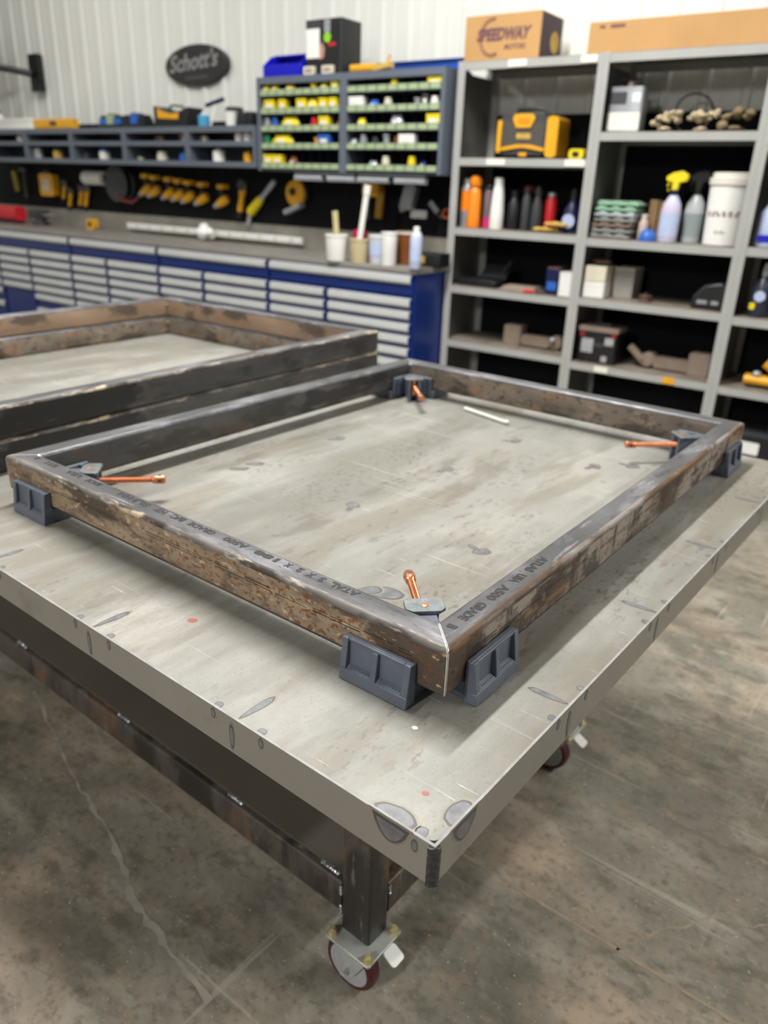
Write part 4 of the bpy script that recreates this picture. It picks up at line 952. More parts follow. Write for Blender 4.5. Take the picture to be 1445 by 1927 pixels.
# left part of the board
o = tool_root('tape_strap', 'olive yellow strap hanging on the board near the left edge', 'strap', -7.69, 1.50)
m = MB(); m.M = Matrix.Rotation(-.18, 4, 'Y'); m.rbox(-.035, .035, -.03, -.004, -.20, .0, .02, axis='y'); m.build('strap', pmat('olive', '#8b8122', .6), o); m = MB(); m.cyl((0, -.035, 0), (0, 0, 0), .01, seg=10); m.build('hook', M_black, o)
o = tool_root('hammer', 'dark hammer hanging on the board beside the olive strap', 'hammer', -7.49, 1.49)
m = MB(); m.cyl((0, -.03, -.24), (0, -.03, 0), .018, .013, seg=12); m.build('handle', M_dgrey, o); m = MB(); m.rbox(-.06, .06, -.05, -.012, 0, .04, .01, axis='x'); m.build('head', M_dgrey, o); m = MB(); m.cyl((.03, -.012, .02), (.03, 0, .02), .006, seg=8); m.build('hook', M_black, o)
o = tool_root('sander', 'square yellow sander with a pale label hanging on the board', 'sander', -7.045, 1.38)
m = MB(); m.rbox(-.115, .115, -.08, -.01, -.10, .10, .03, axis='y'); m.build('body', M_yellow, o); m = MB(); m.rbox(-.06, .05, -.082, -.0802, -.05, .055, .02, axis='y'); m.build('label', M_offwhite, o)
m = MB(); m.rbox(-.06, .06, -.07, -.02, .1002, .125, .01); m.build('pad', M_black, o); m = MB(); m.box(-.01, .01, -.0098, 0, .06, .08); m.build('hook', M_black, o)
for t, z, k, l in [(-6.825, 1.33, .8, 'first'), (-6.739, 1.265, .8, 'second'), (-6.56, 1.285, .85, 'third'), (-6.47, 1.285, .9, 'fourth')]:
    grinder(t, z, '%s yellow grinder from the left hanging below the white paper roll' % l, 0.35, k*0.82)
o = tool_root('paper_roll', 'white paper roll on a holder on the black board', 'paper roll', -6.26, 1.46)
m = MB(); m.cyl((-.14, -.07, 0), (.14, -.07, 0), .06, seg=24); m.build('roll', M_white, o)
m = MB(); m.box(-.155, -.143, -.09, 0, -.03, .03); m.box(.143, .155, -.09, 0, -.03, .03); m.build('holder', M_dgrey, o)
o = tool_root('hose_reel', 'black hose reel with a thin dull red hose on the board', 'reel', -5.92, 1.42)
m = MB(); m.lathe([(.15, 0), (.155, .006), (.15, .012), (.08, .016), (.08, .075), (.15, .08), (.155, .086), (.15, .092), (.04, .10)], 28, (0, -.012, 0), (0, -1, 0)); m.build('drum', M_dgrey, o)
m = MB()
m.tube([(.1*math.cos(a), -.06+.01*math.sin(5*a), .1*math.sin(a)) for a in [2*PI*k/24 for k in range(25)]], .018); m.build('hose', M_black, o)
m = MB(); m.tube([(.02, -.11, -.09), (.10, -.115, -.14), (.20, -.09, -.15), (.24, -.04, -.10)], .012); m.build('hose_end', pmat('hose_red', '#7a2c30', .5), o)
m = MB(); m.box(-.03, .03, -.012, 0, -.03, .03); m.build('bracket', M_black, o)
o = wthing('tape_measure', 'small round yellow tape measure standing on the worktop', 'tape measure', -6.30, 3.92, ZB)
m = MB(); m.rbox(-.055, .055, -.03, .03, .001, .095, .025, axis='y'); m.build('case', M_yellow, o); m = MB(); m.lathe([(.025, 0), (.025, .003)], 18, (0, -.03, .048), (0, -1, 0)); m.build('badge', M_black, o)
o = wthing('bottle_jack', 'bright red jack lying on the worktop at the left edge', 'jack', -7.55, 3.80, ZB)
m = MB(); m.rbox(-.20, .26, -.06, .06, .03, .16, .03, axis='x'); m.build('body', M_red, o); m = MB(); m.lathe([(.05, 0), (.055, .01), (.045, .05), (.03, .07)], 18, (-.2005, 0, .095), (-1, 0, 0)); m.build('cap', M_silver, o)
m = MB(); m.rbox(-.18, .24, -.05, .05, .002, .03, .01); m.build('foot', M_black, o)
o = wthing('vise', 'dark grey bench vise on the worktop right of the red jack', 'vise', -7.03, 3.85, ZB)
m = MB(); m.lathe([(.08, 0), (.08, .02), (.05, .04), (.05, .07)], 18); m.build('base', M_dgrey, o); m = MB(); m.rbox(-.15, .02, -.04, .04, .0705, .14, .01, axis='x'); m.build('fixed_jaw', M_dgrey, o)
m = MB(); m.rbox(.04, .10, -.04, .04, .075, .14, .01, axis='x'); m.cyl((.02, 0, .10), (.04, 0, .10), .014, seg=10); m.build('moving_jaw', M_dgrey, o); m = MB(); m.cyl((.10, 0, .10), (.17, 0, .10), .012, seg=10); m.cyl((.165, -.07, .10), (.165, .07, .10), .006, seg=8); m.build('handle', M_silver, o)

o = tool_root('tape_ring', 'small orange tape ring hanging on the board beside the shelving post', 'tape', -2.475, 1.325)
m = MB(); m.lathe([(.020, 0), (.034, .001), (.036, .012), (.034, .024), (.020, .025), (.020, 0)], 20, (0, -.012, 0), (0, -1, 0), caps=False); m.build('ring', pmat('salmon_tape', '#d2603c', .5), o)
m = MB(); m.cyl((0, -.045, .012), (0, 0, .012), .006, seg=8); m.build('hook', M_black, o)

# ------------------------------------------------------------------ cups, tubs and can at the right end of the worktop
def tub(name, label, cat, t, n, r, h_, mat, rim=None, band=None):
    o = wthing(name, label, cat, t, n, ZB)
    m = MB(); m.lathe([(r*.86, 0.001), (r*.88, .004), (r, h_), (r*.93, h_), (r*.82, .01), (0, .008)], 28); m.build('tub', mat, o)
    m = MB(); m.lathe([(r*1.002, h_-.012), (r*1.05, h_-.010), (r*1.05, h_+.002), (r*.94, h_+.002), (r*.94, h_-.002), (r*1.002, h_-.012)], 28, caps=False); m.build('rim', rim or mat, o)
    if band:
        m = MB(); m.lathe([(r*.955, h_*.3), (r*.99, h_*.75)], 28); m.build('label', band, o)
    return o
tub('plastic_tub', 'white plastic tub on the worktop, leftmost of the cluster', 'tub', -2.985, 3.47, .074, .165, M_white)
tub('plastic_tub', 'beige plastic tub on the worktop, second of the cluster from left', 'tub', -2.835, 3.53, .068, .145, pmat('tan_tub', '#c9b992', .5))
tub('glass_jar', 'pale bluish white jar on the worktop in the middle of the cluster', 'jar', -2.700, 3.55, .060, .175, pmat('milky', '#c8ccd6', .35), M_white, M_lblue)
tub('plastic_tub', 'white tub with folded lip on the worktop, right of the bluish jar', 'tub', -2.590, 3.52, .052, .20, M_white)
tub('amber_jar', 'amber brown jar with a pale lid at the back of the cluster', 'jar', -2.560, 3.68, .075, .20, M_brownp, M_offwhite)
o = wthing('paint_brush', 'wooden handled brush standing up in the leftmost white tub', 'brush', -2.972, 3.47, ZB+.022)
m = MB(); m.M = Matrix.Rotation(-.10, 4, 'Y'); m.rbox(-.020, .020, -.008, .008, .06, .29, .006); m.build('handle', pmat('pale_wood', '#cfc08e', .6), o); m = MB(); m.M = Matrix.Rotation(-.10, 4, 'Y'); m.rbox(-.012, .012, -.010, .010, .003, .0598, .006); m.build('bristles', M_offwhite, o)
o = wthing('stirring_stick', 'tall white stick leaning out of the beige tub', 'stick', -2.858, 3.53, ZB+.024)
m = MB(); m.M = Matrix.Rotation(.17, 4, 'Y'); m.rbox(-.020, .020, -.006, .006, .0, .40, .005); m.build('stick', M_white, o); m = MB(); m.M = Matrix.Rotation(.17, 4, 'Y'); m.rbox(-.024, .024, -.009, .009, .4002, .455, .007); m.build('tip', M_white, o)
o = wthing('crimson_jar', 'jar with a crimson domed lid behind the white and beige tubs', 'jar', -2.935, 3.66, ZB)
m = MB(); m.lathe([(.040, .001), (.045, .01), (.045, .14)], 20); m.build('jar', M_offwhite, o); m = MB(); m.lathe([(.05, .1402), (.052, .15), (.05, .185), (.03, .195)], 20); m.build('lid', pmat('crimson', '#b01f4a', .4), o)
o = wthing('spray_can', 'pale blue aerosol can standing at the right end of the worktop', 'spray can', -2.345, 3.46, ZB)
m = MB(); m.lathe([(.035, 0.001), (.037, .004), (.037, .19), (.030, .212), (.018, .222)], 24); m.build('can', pmat('aerosol_blue', '#c3cfee', .3, metal=.1), o); m = MB(); m.lathe([(.019, .2222), (.019, .246), (.012, .25)], 18); m.build('nozzle', M_white, o)
m = MB(); m.lathe([(.0374, .05), (.0374, .13)], 24); m.build('label', M_lblue, o)
o = wthing('charger_box', 'flat black box with a yellow label behind the pale blue aerosol can', 'box', -2.375, 3.70, ZB)
m = MB(); m.rbox(-.10, .10, -.06, .06, .001, .085, .012, axis='x'); m.build('body', M_black, o); m = MB(); m.rbox(-.085, -.015, -.062, -.0602, .02, .065, .004, axis='y'); m.build('label', M_leather, o)

# ------------------------------------------------------------------ grey steel shelving
SF = 3.80; SDp = 0.45
SX = [-2.325, -1.416, -0.537, 0.372]
LV = [[.10, .541, .895, 1.255, 1.662, 2.18], [.10, .524, .910, 1.247, 1.800, 2.18], [.10, .520, .900, 1.255, 1.75, 2.18]]
UN = ['against the end of the blue bench', 'in the middle, holding the white bucket', 'at the right edge of the picture']
TAGS = {0: [(5, .333, .45), (5, .777, .87), (4, .24, .365), (4, .75, .872)], 1: [(1, .185, .27), (1, .60, .67)], 2: []}
for i in range(3):
    W = SX[i+1]-SX[i]
    c = wthing('shelving_unit', 'tall grey steel shelving unit '+UN[i], 'shelving', SX[i], SF, 0, 0, 'grey steel shelving units')
    for j, (x, y) in enumerate(((0, 0), (W, 0), (0, SDp), (W, SDp))):
        sx = 1 if x == 0 else -1; sy = 1 if y == 0 else -1; pw = 0.0315
        if i == 0 and x == 0: pw = 0.05
        m = MB(); xa, xb = sorted((x+sx*0.0004, x+sx*pw)); ya, yb_ = sorted((y, y+sy*.003)); m.box(xa, xb, ya, yb_, 0, 2.183)
        xa, xb = sorted((x+sx*0.0004, x+sx*.003)); ya, yb_ = sorted((y+sy*.003, y+sy*.032)); m.box(xa, xb, ya, yb_, 0, 2.183)
        m.build('post', M_shelf, c)
    for lv_i, z in enumerate(LV[i]):
        m = MB(); m.box(.004, W-.004, .0035, SDp-.0035, z-.003, z, 1); m.box(.004, W-.004, .0035, .006, z-.045, z-.003, 0); m.box(.004, W-.004, SDp-.006, SDp-.0035, z-.045, z-.003, 0)
        m.box(.004, W-.004, .006, .022, z-.045, z-.043, 0)
        s_ = m.build('shelf', [M_shelf, M_shelf_top], c)
        for (k, a, b) in TAGS[i]:
            if k == lv_i:
                m = MB(); m.rbox(a, b, -.0005, .003, z-.040, z-.004, .003, axis='y'); m.build('label_card', M_card if (i, k, a) != (1, 1, .60) else M_yellow, s_)
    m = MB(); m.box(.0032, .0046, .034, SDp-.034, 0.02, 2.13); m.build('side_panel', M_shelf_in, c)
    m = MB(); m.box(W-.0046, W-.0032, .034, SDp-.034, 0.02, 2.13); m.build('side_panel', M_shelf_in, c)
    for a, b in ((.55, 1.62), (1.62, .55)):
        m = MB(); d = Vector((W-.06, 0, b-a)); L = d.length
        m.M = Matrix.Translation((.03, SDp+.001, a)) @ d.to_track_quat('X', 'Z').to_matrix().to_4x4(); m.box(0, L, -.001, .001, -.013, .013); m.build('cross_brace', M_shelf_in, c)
def sh(name, label, cat, t, n, u, lv_i, rz=0.0, group=None): return wthing(name, label, cat, t, n, LV[u][lv_i]+.0008, rz, group)

# cartons on top of the shelving
o = sh('shipping_carton', 'printed brown shipping carton with a dark end on top of the left shelving', 'carton', -2.07, 3.97, 0, 5)
m = MB(); m.box(-.245, .245, -.13, .16, 0, .235, 0); m.build('carton', M_kraft, o, bevel=.003)
m = MB(); m.box(.2452, .2462, -.125, .155, .004, .231); m.build('printed_end', M_kraft_d, o); m = MB(); m.lathe([(.055, 0), (.055, .001)], 24, (.2462, .06, .10), (1, 0, 0)); m.build('end_emblem', M_leather, o)
text_part('printed_name', 'SPEEDWAY', M_print, o, (-.165, -.1305, .105), (PI/2, 0, 0), width=.355, height=.058, depth=.0006, shear=.25, bold=.005)
text_part('printed_name', 'MOTORS', M_print, o, (.02, -.1305, .055), (PI/2, 0, 0), width=.14, height=.026, depth=.0006, shear=.25, bold=.001)
m = MB()
for a in (0.75, 0.85): m.tube([(-.06+.10*math.cos(t_)*a, -.1306, .12+.115*math.sin(t_)*a) for t_ in [math.radians(d) for d in range(80, 300, 12)]], .003, 5)
m.build('printed_arc', M_print, o)
o = sh('long_carton', 'long flat brown carton lying across the top of the right shelving', 'carton', -0.75, 3.99, 1, 5)
m = MB(); m.box(-.80, .85, -.12, .14, .0, .158); m.build('carton', M_kraft, o, bevel=.003); m = MB(); m.box(-.80, .85, -.03, .03, .1585, .1592); m.build('tape', M_leather, o)
m = MB(); m.box(-.74, -.71, -.1212, -.1202, .125, .14); m.box(-.68, -.60, -.1212, -.1202, .125, .14); m.build('printing', M_print, o)

# unit 1
o = sh('jobsite_radio', 'black and yellow jobsite radio with a carrying handle on the upper left shelf', 'radio', -1.875, 3.95, 0, 4, rz=.08)
m = MB(); m.rbox(-.165, .13, -.09, .10, .02, .235, .03, axis='y'); m.build('body', M_dgrey, o)
m = MB(); m.rbox(-.150, .115, -.096, -.0902, .045, .20, .03, axis='y'); m.build('front_grille', pmat('radio_grey', '#4a4640', .5), o)
m = MB(); m.rbox(-.175, -.150, -.11, .08, .03, .205, .01, axis='y'); m.build('side_guard', M_yellow, o)
m = MB(); m.rbox(.1305, .20, -.10, .10, .008, .225, .022, axis='y'); m.build('side_guard', M_yellow, o)
m = MB(); m.prism([(-.085, .215), (-.06, .165), (.03, .165), (.055, .215), (.04, .238), (-.07, .238)], -.104, -.0962, 'xz'); m.build('display', M_yellow, o)
m = MB(); m.rbox(-.05, .02, -.1062, -.1042, .185, .215, .006, axis='y'); m.build('screen', M_orange, o)
m = MB(); m.prism([(-.16, .055), (-.05, .075), (.03, .075), (.13, .055), (.12, .04), (.0, .058), (-.03, .058), (-.15, .04)], -.102, -.0962, 'xz'); m.build('chin', M_yellow, o)
m = MB(); m.rbox(-.055, .035, -.100, -.0962, .105, .135, .008, axis='y'); m.build('badge', M_leather, o)
m = MB(); m.rbox(-.03, .02, -.104, -.0962, .012, .032, .006, axis='y'); m.build('latch', M_yellow, o)
m = MB(); m.tube([(-.10, .0, .232), (-.095, 0, .268), (.07, 0, .272), (.085, 0, .232)], .011); m.build('handle', M_black, o)
m = MB(); m.rbox(-.13, -.07, -.06, .06, .0, .0198, .008); m.rbox(.04, .10, -.06, .06, .0, .0198, .008); m.build('feet', M_black, o)
o = sh('tape_measure', 'small yellow tape measure beside the radio on the upper left shelf', 'tape measure', -1.545, 3.90, 0, 4)
m = MB(); m.rbox(-.045, .045, -.025, .025, .0, .055, .02, axis='y'); m.build('case', M_byellow, o); m = MB(); m.rbox(-.022, .018, -.027, -.0252, .012, .04, .006, axis='y'); m.build('badge', M_black, o)

def bottle(name, label, cat, t, n, u, lv_i, prof, mat, cap=None, capm=None, band=None, bandm=None, seg=20, sc=1.0, group=None):
    o = sh(name, label, cat, t, n, u, lv_i, group=group)
    MB().lathe([(r*sc, z*sc) for r, z in prof], seg).build('bottle', mat, o)
    if cap: MB().lathe([(r*sc, z*sc) for r, z in cap], seg).build('cap', capm, o)
    if band:
        a, b, r = band; MB().lathe([(r*sc, a*sc), (r*sc, b*sc)], seg).build('label', bandm, o)
    return o
AER = lambda h_, r: [(r*.95, 0), (r, .004), (r, h_*.80), (r*.75, h_*.88), (r*.45, h_*.90)]
AC = lambda h_, r: [(r*.72, h_*.9001), (r*.72, h_*.97), (r*.6, h_)]
SHB = 3.93
bottle('spray_can', 'silver spray can with an orange label next to the left shelving post', 'spray can', -2.265, 3.915, 0, 3, AER(.29, .038), M_silver, AC(.29, .038), M_silver, (.10, .22, .0385), M_orange)
bottle('oil_bottle', 'bright orange bottle with a round orange cap on the left shelf', 'bottle', -2.187, 3.875, 0, 3, [(.043, 0), (.046, .006), (.042, .06), (.040, .20), (.030, .235), (.018, .245)], M_orange, [(.036, .2452), (.040, .255), (.040, .285), (.022, .305)], M_orange)
bottle('spray_can', 'dark spray can with a magenta base band on the left shelf', 'spray can', -2.106, 3.91, 0, 3, AER(.255, .031), pmat('mauve_can', '#6f5f66', .4), AC(.255, .031), M_black, (.005, .065, .0315), M_pink)
bottle('white_bottle', 'tall plain white bottle on the left shelf', 'bottle', -2.030, 3.89, 0, 3, [(.042, 0), (.044, .005), (.043, .10), (.036, .20), (.030, .25), (.022, .255)], M_white, [(.028, .2552), (.027, .295), (.018, .30)], M_white)
bottle('black_bottle', 'squat black bottle right of the tall white bottle', 'bottle', -1.945, 3.95, 0, 3, [(.040, 0), (.042, .005), (.042, .15), (.022, .19)], M_black, [(.024, .1902), (.024, .225), (.018, .23)], M_black)
bottle('black_bottle', 'black bottle with a dull red cap behind the squat black bottle', 'bottle', -1.905, 4.06, 0, 3, [(.038, 0), (.040, .005), (.038, .17), (.024, .21)], M_dgrey, [(.030, .2102), (.034, .222), (.034, .25), (.02, .26)], pmat('dull_red_cap', '#b0404a', .45))
bottle('dark_bottle', 'slim charcoal bottle with a tilted nozzle in the middle of the left shelf', 'bottle', -1.860, 3.95, 0, 3, [(.028, 0), (.03, .005), (.028, .19), (.014, .215)], M_dgrey, [(.016, .2152), (.02, .235), (.006, .265)], M_dgrey)
bottle('dark_bottle', 'charcoal spray bottle just left of the red can', 'bottle', -1.790, 3.96, 0, 3, [(.036, 0), (.038, .005), (.034, .15), (.016, .205)], M_dgrey, [(.02, .2052), (.024, .23), (.012, .26)], M_dgrey)
bottle('red_can', 'red can with a grey cap behind the yellow gloves', 'can', -1.712, 3.99, 0, 3, AER(.225, .036), M_red, AC(.225, .036), M_silver)
o = sh('leather_gloves', 'pair of yellow leather work gloves lying at the front of the left shelf', 'gloves', -1.645, 3.875, 0, 3)
def glove(mb, x, y, z, a, k=1.0):
    T = Matrix.Translation((x, y, z)) @ Matrix.Rotation(a, 4, 'Z') @ Matrix.Scale(k, 4)
    mb.M = T; mb.ell((0, 0, .022), .055, .042, .022, wob=.1); mb.ell((-.07, 0, .02), .045, .038, .019, wob=.1)
    for q in range(4): mb.tube([(.035, -.027+.018*q, .022), (.075, -.032+.021*q, .022), (.100, -.034+.022*q, .014)], .0105)
    mb.tube([(-.01, .038, .022), (.02, .062, .022), (.045, .066, .016)], .0115); mb.M = Matrix.Identity(4)
m = MB(); glove(m, -.035, .01, .002, .3, .72); m.build('glove', M_leather, o); m = MB(); glove(m, .03, -.005, .034, -.25, .72); m.build('glove', M_leather, o)
bottle('spray_bottle', 'navy spray bottle with a round white label on the left shelf', 'spray bottle', -1.575, 4.00, 0, 3, [(.050, 0), (.055, .008), (.054, .13), (.026, .18), (.018, .195)], M_navy, [(.018, .1952), (.02, .215), (.012, .25)], M_dgrey)
oo = bpy.data.objects['spray_bottle']; MB().lathe([(.040, 0), (.040, .001)], 22, (.003, -.0555, .07), (0, -1, 0)).build('label', M_lblue, oo)

o = sh('parts_tray', 'black tray with a grey pad leaning up on the third left shelf', 'tray', -2.11, 3.96, 0, 2)
m = MB(); m.prism([(-.15, 0), (.10, 0), (.13, .03), (.10, .045), (-.17, .045), (-.19, .03)], -.10, .10, 'xz'); m.build('tray', M_black, o, bevel=.004); m = MB(); m.M = Matrix.Translation((.02, .05, .046)) @ Matrix.Rotation(-.9, 4, 'X'); m.rbox(-.09, .10, -.005, .005, .0, .12, .004, axis='y'); m.build('pad', M_dgrey, o)
m = MB(); m.tube([(.08, .06, .045), (.11, .07, .12), (.14, .07, .16)], .008); m.build('handle', M_dgrey, o)
o = sh('folded_paper', 'flat beige cardboard sheets lying on the third left shelf', 'cardboard', -1.83, 3.97, 0, 2, rz=.1)
for k in range(3):
    m = MB(); m.box(-.13+.01*k, .12-.012*k, -.09, .08-.01*k, .0005+.008*k, .0078+.008*k); m.build('sheet', pmat('beige_card', '#a29384', .7), o)
o = sh('red_pliers', 'red handled pliers lying at the front of the third left shelf', 'pliers', -1.69, 3.835, 0, 2, rz=.1)
m = MB(); m.tube([(-.07, .02, .011), (-.02, .006, .011), (.0, 0, .011)], .009); m.tube([(-.07, -.025, .011), (-.02, -.008, .011), (.0, 0, .011)], .009); m.build('handles', M_red, o); m = MB(); m.ell((.03, 0, .012), .035, .012, .008); m.build('jaws', M_dgrey, o)
o = sh('parts_carton', 'navy carton with a pale front edge on the third left shelf', 'carton', -1.575, 3.92, 0, 2)
m = MB(); m.box(-.06, .02, -.06, .10, .0, .155); m.build('carton', M_navy, o, bevel=.002); m = MB(); m.box(-.05, .012, -.0612, -.0602, .03, .08); m.build('printing', M_mblue, o); m = MB(); m.box(-.058, .018, -.055, .095, .1552, .162); m.build('flap', M_print, o)
o = sh('parts_carton', 'white carton beside the navy one on the third left shelf', 'carton', -1.512, 3.93, 0, 2)
m = MB(); m.box(-.035, .045, -.07, .08, .0, .135); m.build('carton', M_white, o, bevel=.002); m = MB(); m.box(-.036, .046, -.071, .081, .1352, .142); m.build('lid', M_white, o)
def hitch(t, n, u, lbl, flip=1):
    o = sh('cast_bracket', lbl, 'casting', t, n, u, 1)
    m = MB(); m.rbox(-.20, -.08, -.05, .05, .0, .13, .012, axis='y'); m.build('block', M_cast, o, bevel=.003)
    m = MB(); m.rbox(-.0798, .12, -.035, .035, .012, .075, .012, axis='y'); m.build('bar', M_cast, o)
    m = MB(); m.lathe([(.035, 0), (.045, .01), (.045, .07), (.03, .08)], 18, (.16, .04, .05), (0, -1, 0)); m.build('socket', M_cast, o)
    m = MB(); m.M = Matrix.Translation((.21, .02, .06)) @ Matrix.Rotation(-.7, 4, 'Y'); m.rbox(-.04, .09, -.02, .02, -.02, .02, .01, axis='x'); m.build('lever', M_cast, o)
    m = MB(); m.ell((.15, -.055, .07), .02, .016, .018); m.build('bolt', M_silver, o)
    if flip < 0: o.rotation_euler.z += PI
    return o
hitch(-1.72, 3.97, 0, 'dusty brown cast bracket on the lowest visible left shelf')
hitch(-0.80, 3.97, 1, 'dusty brown cast bracket right of the battery', -1)

# unit 2
o = sh('solvent_can', 'grey rectangular can with pale lettering on the top middle shelf', 'can', -1.295, 3.94, 1, 4, rz=.05)
m = MB(); m.rbox(-.10, .09, -.055, .055, 0, .225, .014); m.build('can', M_silver, o); m = MB(); m.rbox(-.094, .084, -.0562, -.0552, .012, .10, .006, axis='y'); m.build('label', M_card, o)
m = MB(); m.rbox(-.094, .0, -.0562, -.0552, .14, .20, .006, axis='y'); m.build('dark_label', M_dgrey, o); m = MB(); m.rbox(.03, .075, -.0562, -.0552, .15, .195, .006, axis='y'); m.build('white_label', M_white, o)
m = MB(); m.lathe([(.02, .2252), (.02, .25), (.016, .254)], 16); m.build('cap', pmat('cap_pinkish', '#c8b4b0', .5), o)
m = MB(); m.tube([(-.07, 0, .225), (-.06, 0, .262), (-.01, 0, .27), (.05, 0, .262), (.06, 0, .225)], .005); m.build('handle', M_dgrey, o)
for k, (dx, dz, l) in enumerate([(-1.06, 0, 'left'), (-.88, .0, 'middle'), (-.70, .0, 'right')]):
    o = sh('cotton_glove', 'crumpled cream work glove on the top middle shelf, %s of the three' % l, 'glove', dx, 3.90+.04*(k % 2), 1, 4, group='cream work gloves')
    m = MB(); glove(m, 0, 0, .002, random.uniform(1.0, 1.9), .62); m.build('glove', M_rag if k < 2 else pmat('dirty_glove', '#8f7d5c', .85, var=.4, scale=22), o)
    m = MB(); m.M = Matrix.Translation((.0, .0, .052)); 
    for q in range(9): m.ell((-.06+.015*q+random.uniform(-.008, .008), random.uniform(-.035, .035), random.uniform(.0, .045)), random.uniform(.015, .03), random.uniform(.012, .03), random.uniform(.010, .024), M=Matrix.Rotation(random.uniform(-.5, .5), 4, 'Y'), wob=.25)
    m.build('folds', M_rag if k < 2 else pmat('dirty_glove', '#8f7d5c'), o)
o = sh('cable_coil', 'thin dark cable loop standing behind the cream gloves', 'cable', -0.99, 4.12, 1, 4)
m = MB(); m.tube([(.10*math.cos(a), .02*math.sin(2*a), .105+.10*math.sin(a)) for a in [2*PI*k/28 for k in range(29)]], .005); m.build('cable', M_dgrey, o)
o = sh('shop_towels', 'stack of green and grey folded shop towels on the middle shelf', 'towels', -1.266, 3.95, 1, 3)
zz = .002
for k in range(7):
    mat = [M_greytowel, M_greytowel, pmat('brown_towel', '#7a6a5e', .9, var=.3, scale=22), M_greytowel, pmat('bluegrey_towel', '#a7b4b8', .9), M_gtowel, M_gtowel][k]
    hh = .028; m = MB(); d = random.uniform(-.012, .012)
    n_ = 14; top = [(-.12+.24*q/n_, hh*(.75+.25*math.sin(q*1.3+k))) for q in range(n_+1)]
    m.prism([(-.12, .0), (.12, .0)]+top[::-1], -.09+d, .09+d, 'xz', M=Matrix.Translation((d, 0, zz))); m.build('towel', mat, o, bevel=.006); zz += hh+.001
o = sh('wood_blocks', 'brown wooden blocks standing beside the green towels', 'wood', -1.035, 4.04, 1, 3)
for q, a in enumerate((-.055, .0, .05)):
    m = MB(); m.box(a-.024, a+.024, -.03, .05, 0, .215-.008*q); m.build('block', M_wood, o, bevel=.003)
bottle('small_bottle', 'small pinkish white bottle in front of the wooden blocks', 'bottle', -1.108, 3.94, 1, 3, [(.026, 0), (.029, .004), (.028, .09), (.016, .115)], pmat('pinkish', '#c9b3aa', .5), [(.017, .1152), (.018, .135), (.012, .138)], M_offwhite)
o = sh('blue_cap', 'mid blue plastic dome next to the spray bottle', 'dome', -1.052, 3.86, 1, 3)
m = MB(); m.lathe([(.045, 0), (.046, .015), (.042, .04), (.025, .058), (.005, .063)], 22); m.build('dome', M_mblue, o); m = MB(); m.lathe([(.05, .0), (.05, .006)], 22); m.build('base', M_mblue, o)
def trigger_bottle(label, t, n, body, trig, collar, lab, sc=1.0):
    o = sh('trigger_bottle', label, 'spray bottle', t, n, 1, 3)
    MB().lathe([(.050*sc, 0), (.053*sc, .006), (.053*sc, .16*sc), (.046*sc, .20*sc), (.026*sc, .235*sc), (.017*sc, .245*sc)], 22, sx=1.0, sy=.75).build('bottle', body, o)
    MB().lathe([(.020*sc, .2452*sc), (.020*sc, .268*sc)], 16).build('collar', collar, o)
    m = MB(); m.M = Matrix.Scale(sc, 4); m.prism([(-.016, .268), (.016, .268), (.020, .305), (.06, .315), (.066, .345), (.03, .365), (-.02, .355), (-.052, .335), (-.05, .315), (-.016, .308)], -.013, .013, 'xz'); m.build('trigger_head', trig, o, bevel=.003)
    m = MB(); m.M = Matrix.Scale(sc, 4); m.tube([(-.03, 0, .312), (-.042, 0, .29), (-.035, 0, .262)], .006); m.build('trigger', trig, o)
    m = MB(); m.lathe([(.0536*sc, .03*sc), (.0536*sc, .15*sc)], 22, sx=1, sy=.75); m.build('label', lab, o)
trigger_bottle('pale blue spray bottle with a bright yellow trigger on the middle shelf', -0.955, 3.90, pmat('lilac_plastic', '#c9c3dc', .4), M_byellow, M_navy, M_lblue, 1.0)
trigger_bottle('clear grey spray bottle with a black trigger left of the white bucket', -0.853, 3.99, pmat('grey_clear', '#b4babb', .3), M_black, M_black, pmat('grey_label', '#8e9898', .5), 1.02)
o = sh('glue_tube', 'small tube with a red cap behind the blue dome', 'tube', -0.965, 3.975, 1, 3)
m = MB(); m.lathe([(.018, 0), (.018, .07), (.012, .08)], 14); m.build('tube', M_offwhite, o); m = MB(); m.lathe([(.019, .0802), (.019, .105), (.01, .11)], 14); m.build('cap', M_red, o)
o = sh('bucket', 'large white plastic bucket with red printing on the middle shelf', 'bucket', -0.669, 3.95, 1, 3)
m = MB(); m.lathe([(.098, 0), (.102, .004), (.112, .285), (.112, .30)], 36); m.build('pail', M_white, o)
m = MB(); m.lathe([(.1125, .3002), (.120, .302), (.120, .335), (.108, .338), (.108, .358), (.10, .362)], 36); m.build('lid', pmat('cream_lid', '#dedad0', .45), o)
def stroke_mesh(wd, h_, n):
    """a worn row of marks too faint to read as letters"""
    mb = MB(); st = wd/n
    for k in range(n):
        x = -wd/2+k*st; a = st*.30
        if k % 3 != 1: mb.box(x, x+a, 0, h_, 0, .0005)
        if k % 2 == 0: mb.box(x+a, x+st*.8, h_*.7, h_, 0, .0005)
        if k % 3 != 2: mb.box(x+st*.5, x+st*.8, 0, h_*.62, 0, .0005)
    me = bpy.data.meshes.new('print'); me.from_pydata(mb.v, [], mb.f); return me
def wrap(me, z, r0_, k):
    for v in me.vertices:
        a = v.co.x/r0_; zz_ = z+v.co.y; r = r0_+k*(zz_)+.0012; v.co = Vector((r*math.sin(a), -r*math.cos(a), zz_))
mt = stroke_mesh(.17, .026, 9)
wrap(mt, .145, .102, .0356)
mt.materials.append(pmat('faded_red_print', '#9c4a5c', .5)); q = bpy.data.objects.new('printed_name', mt); S.collection.objects.link(q); q.parent = o
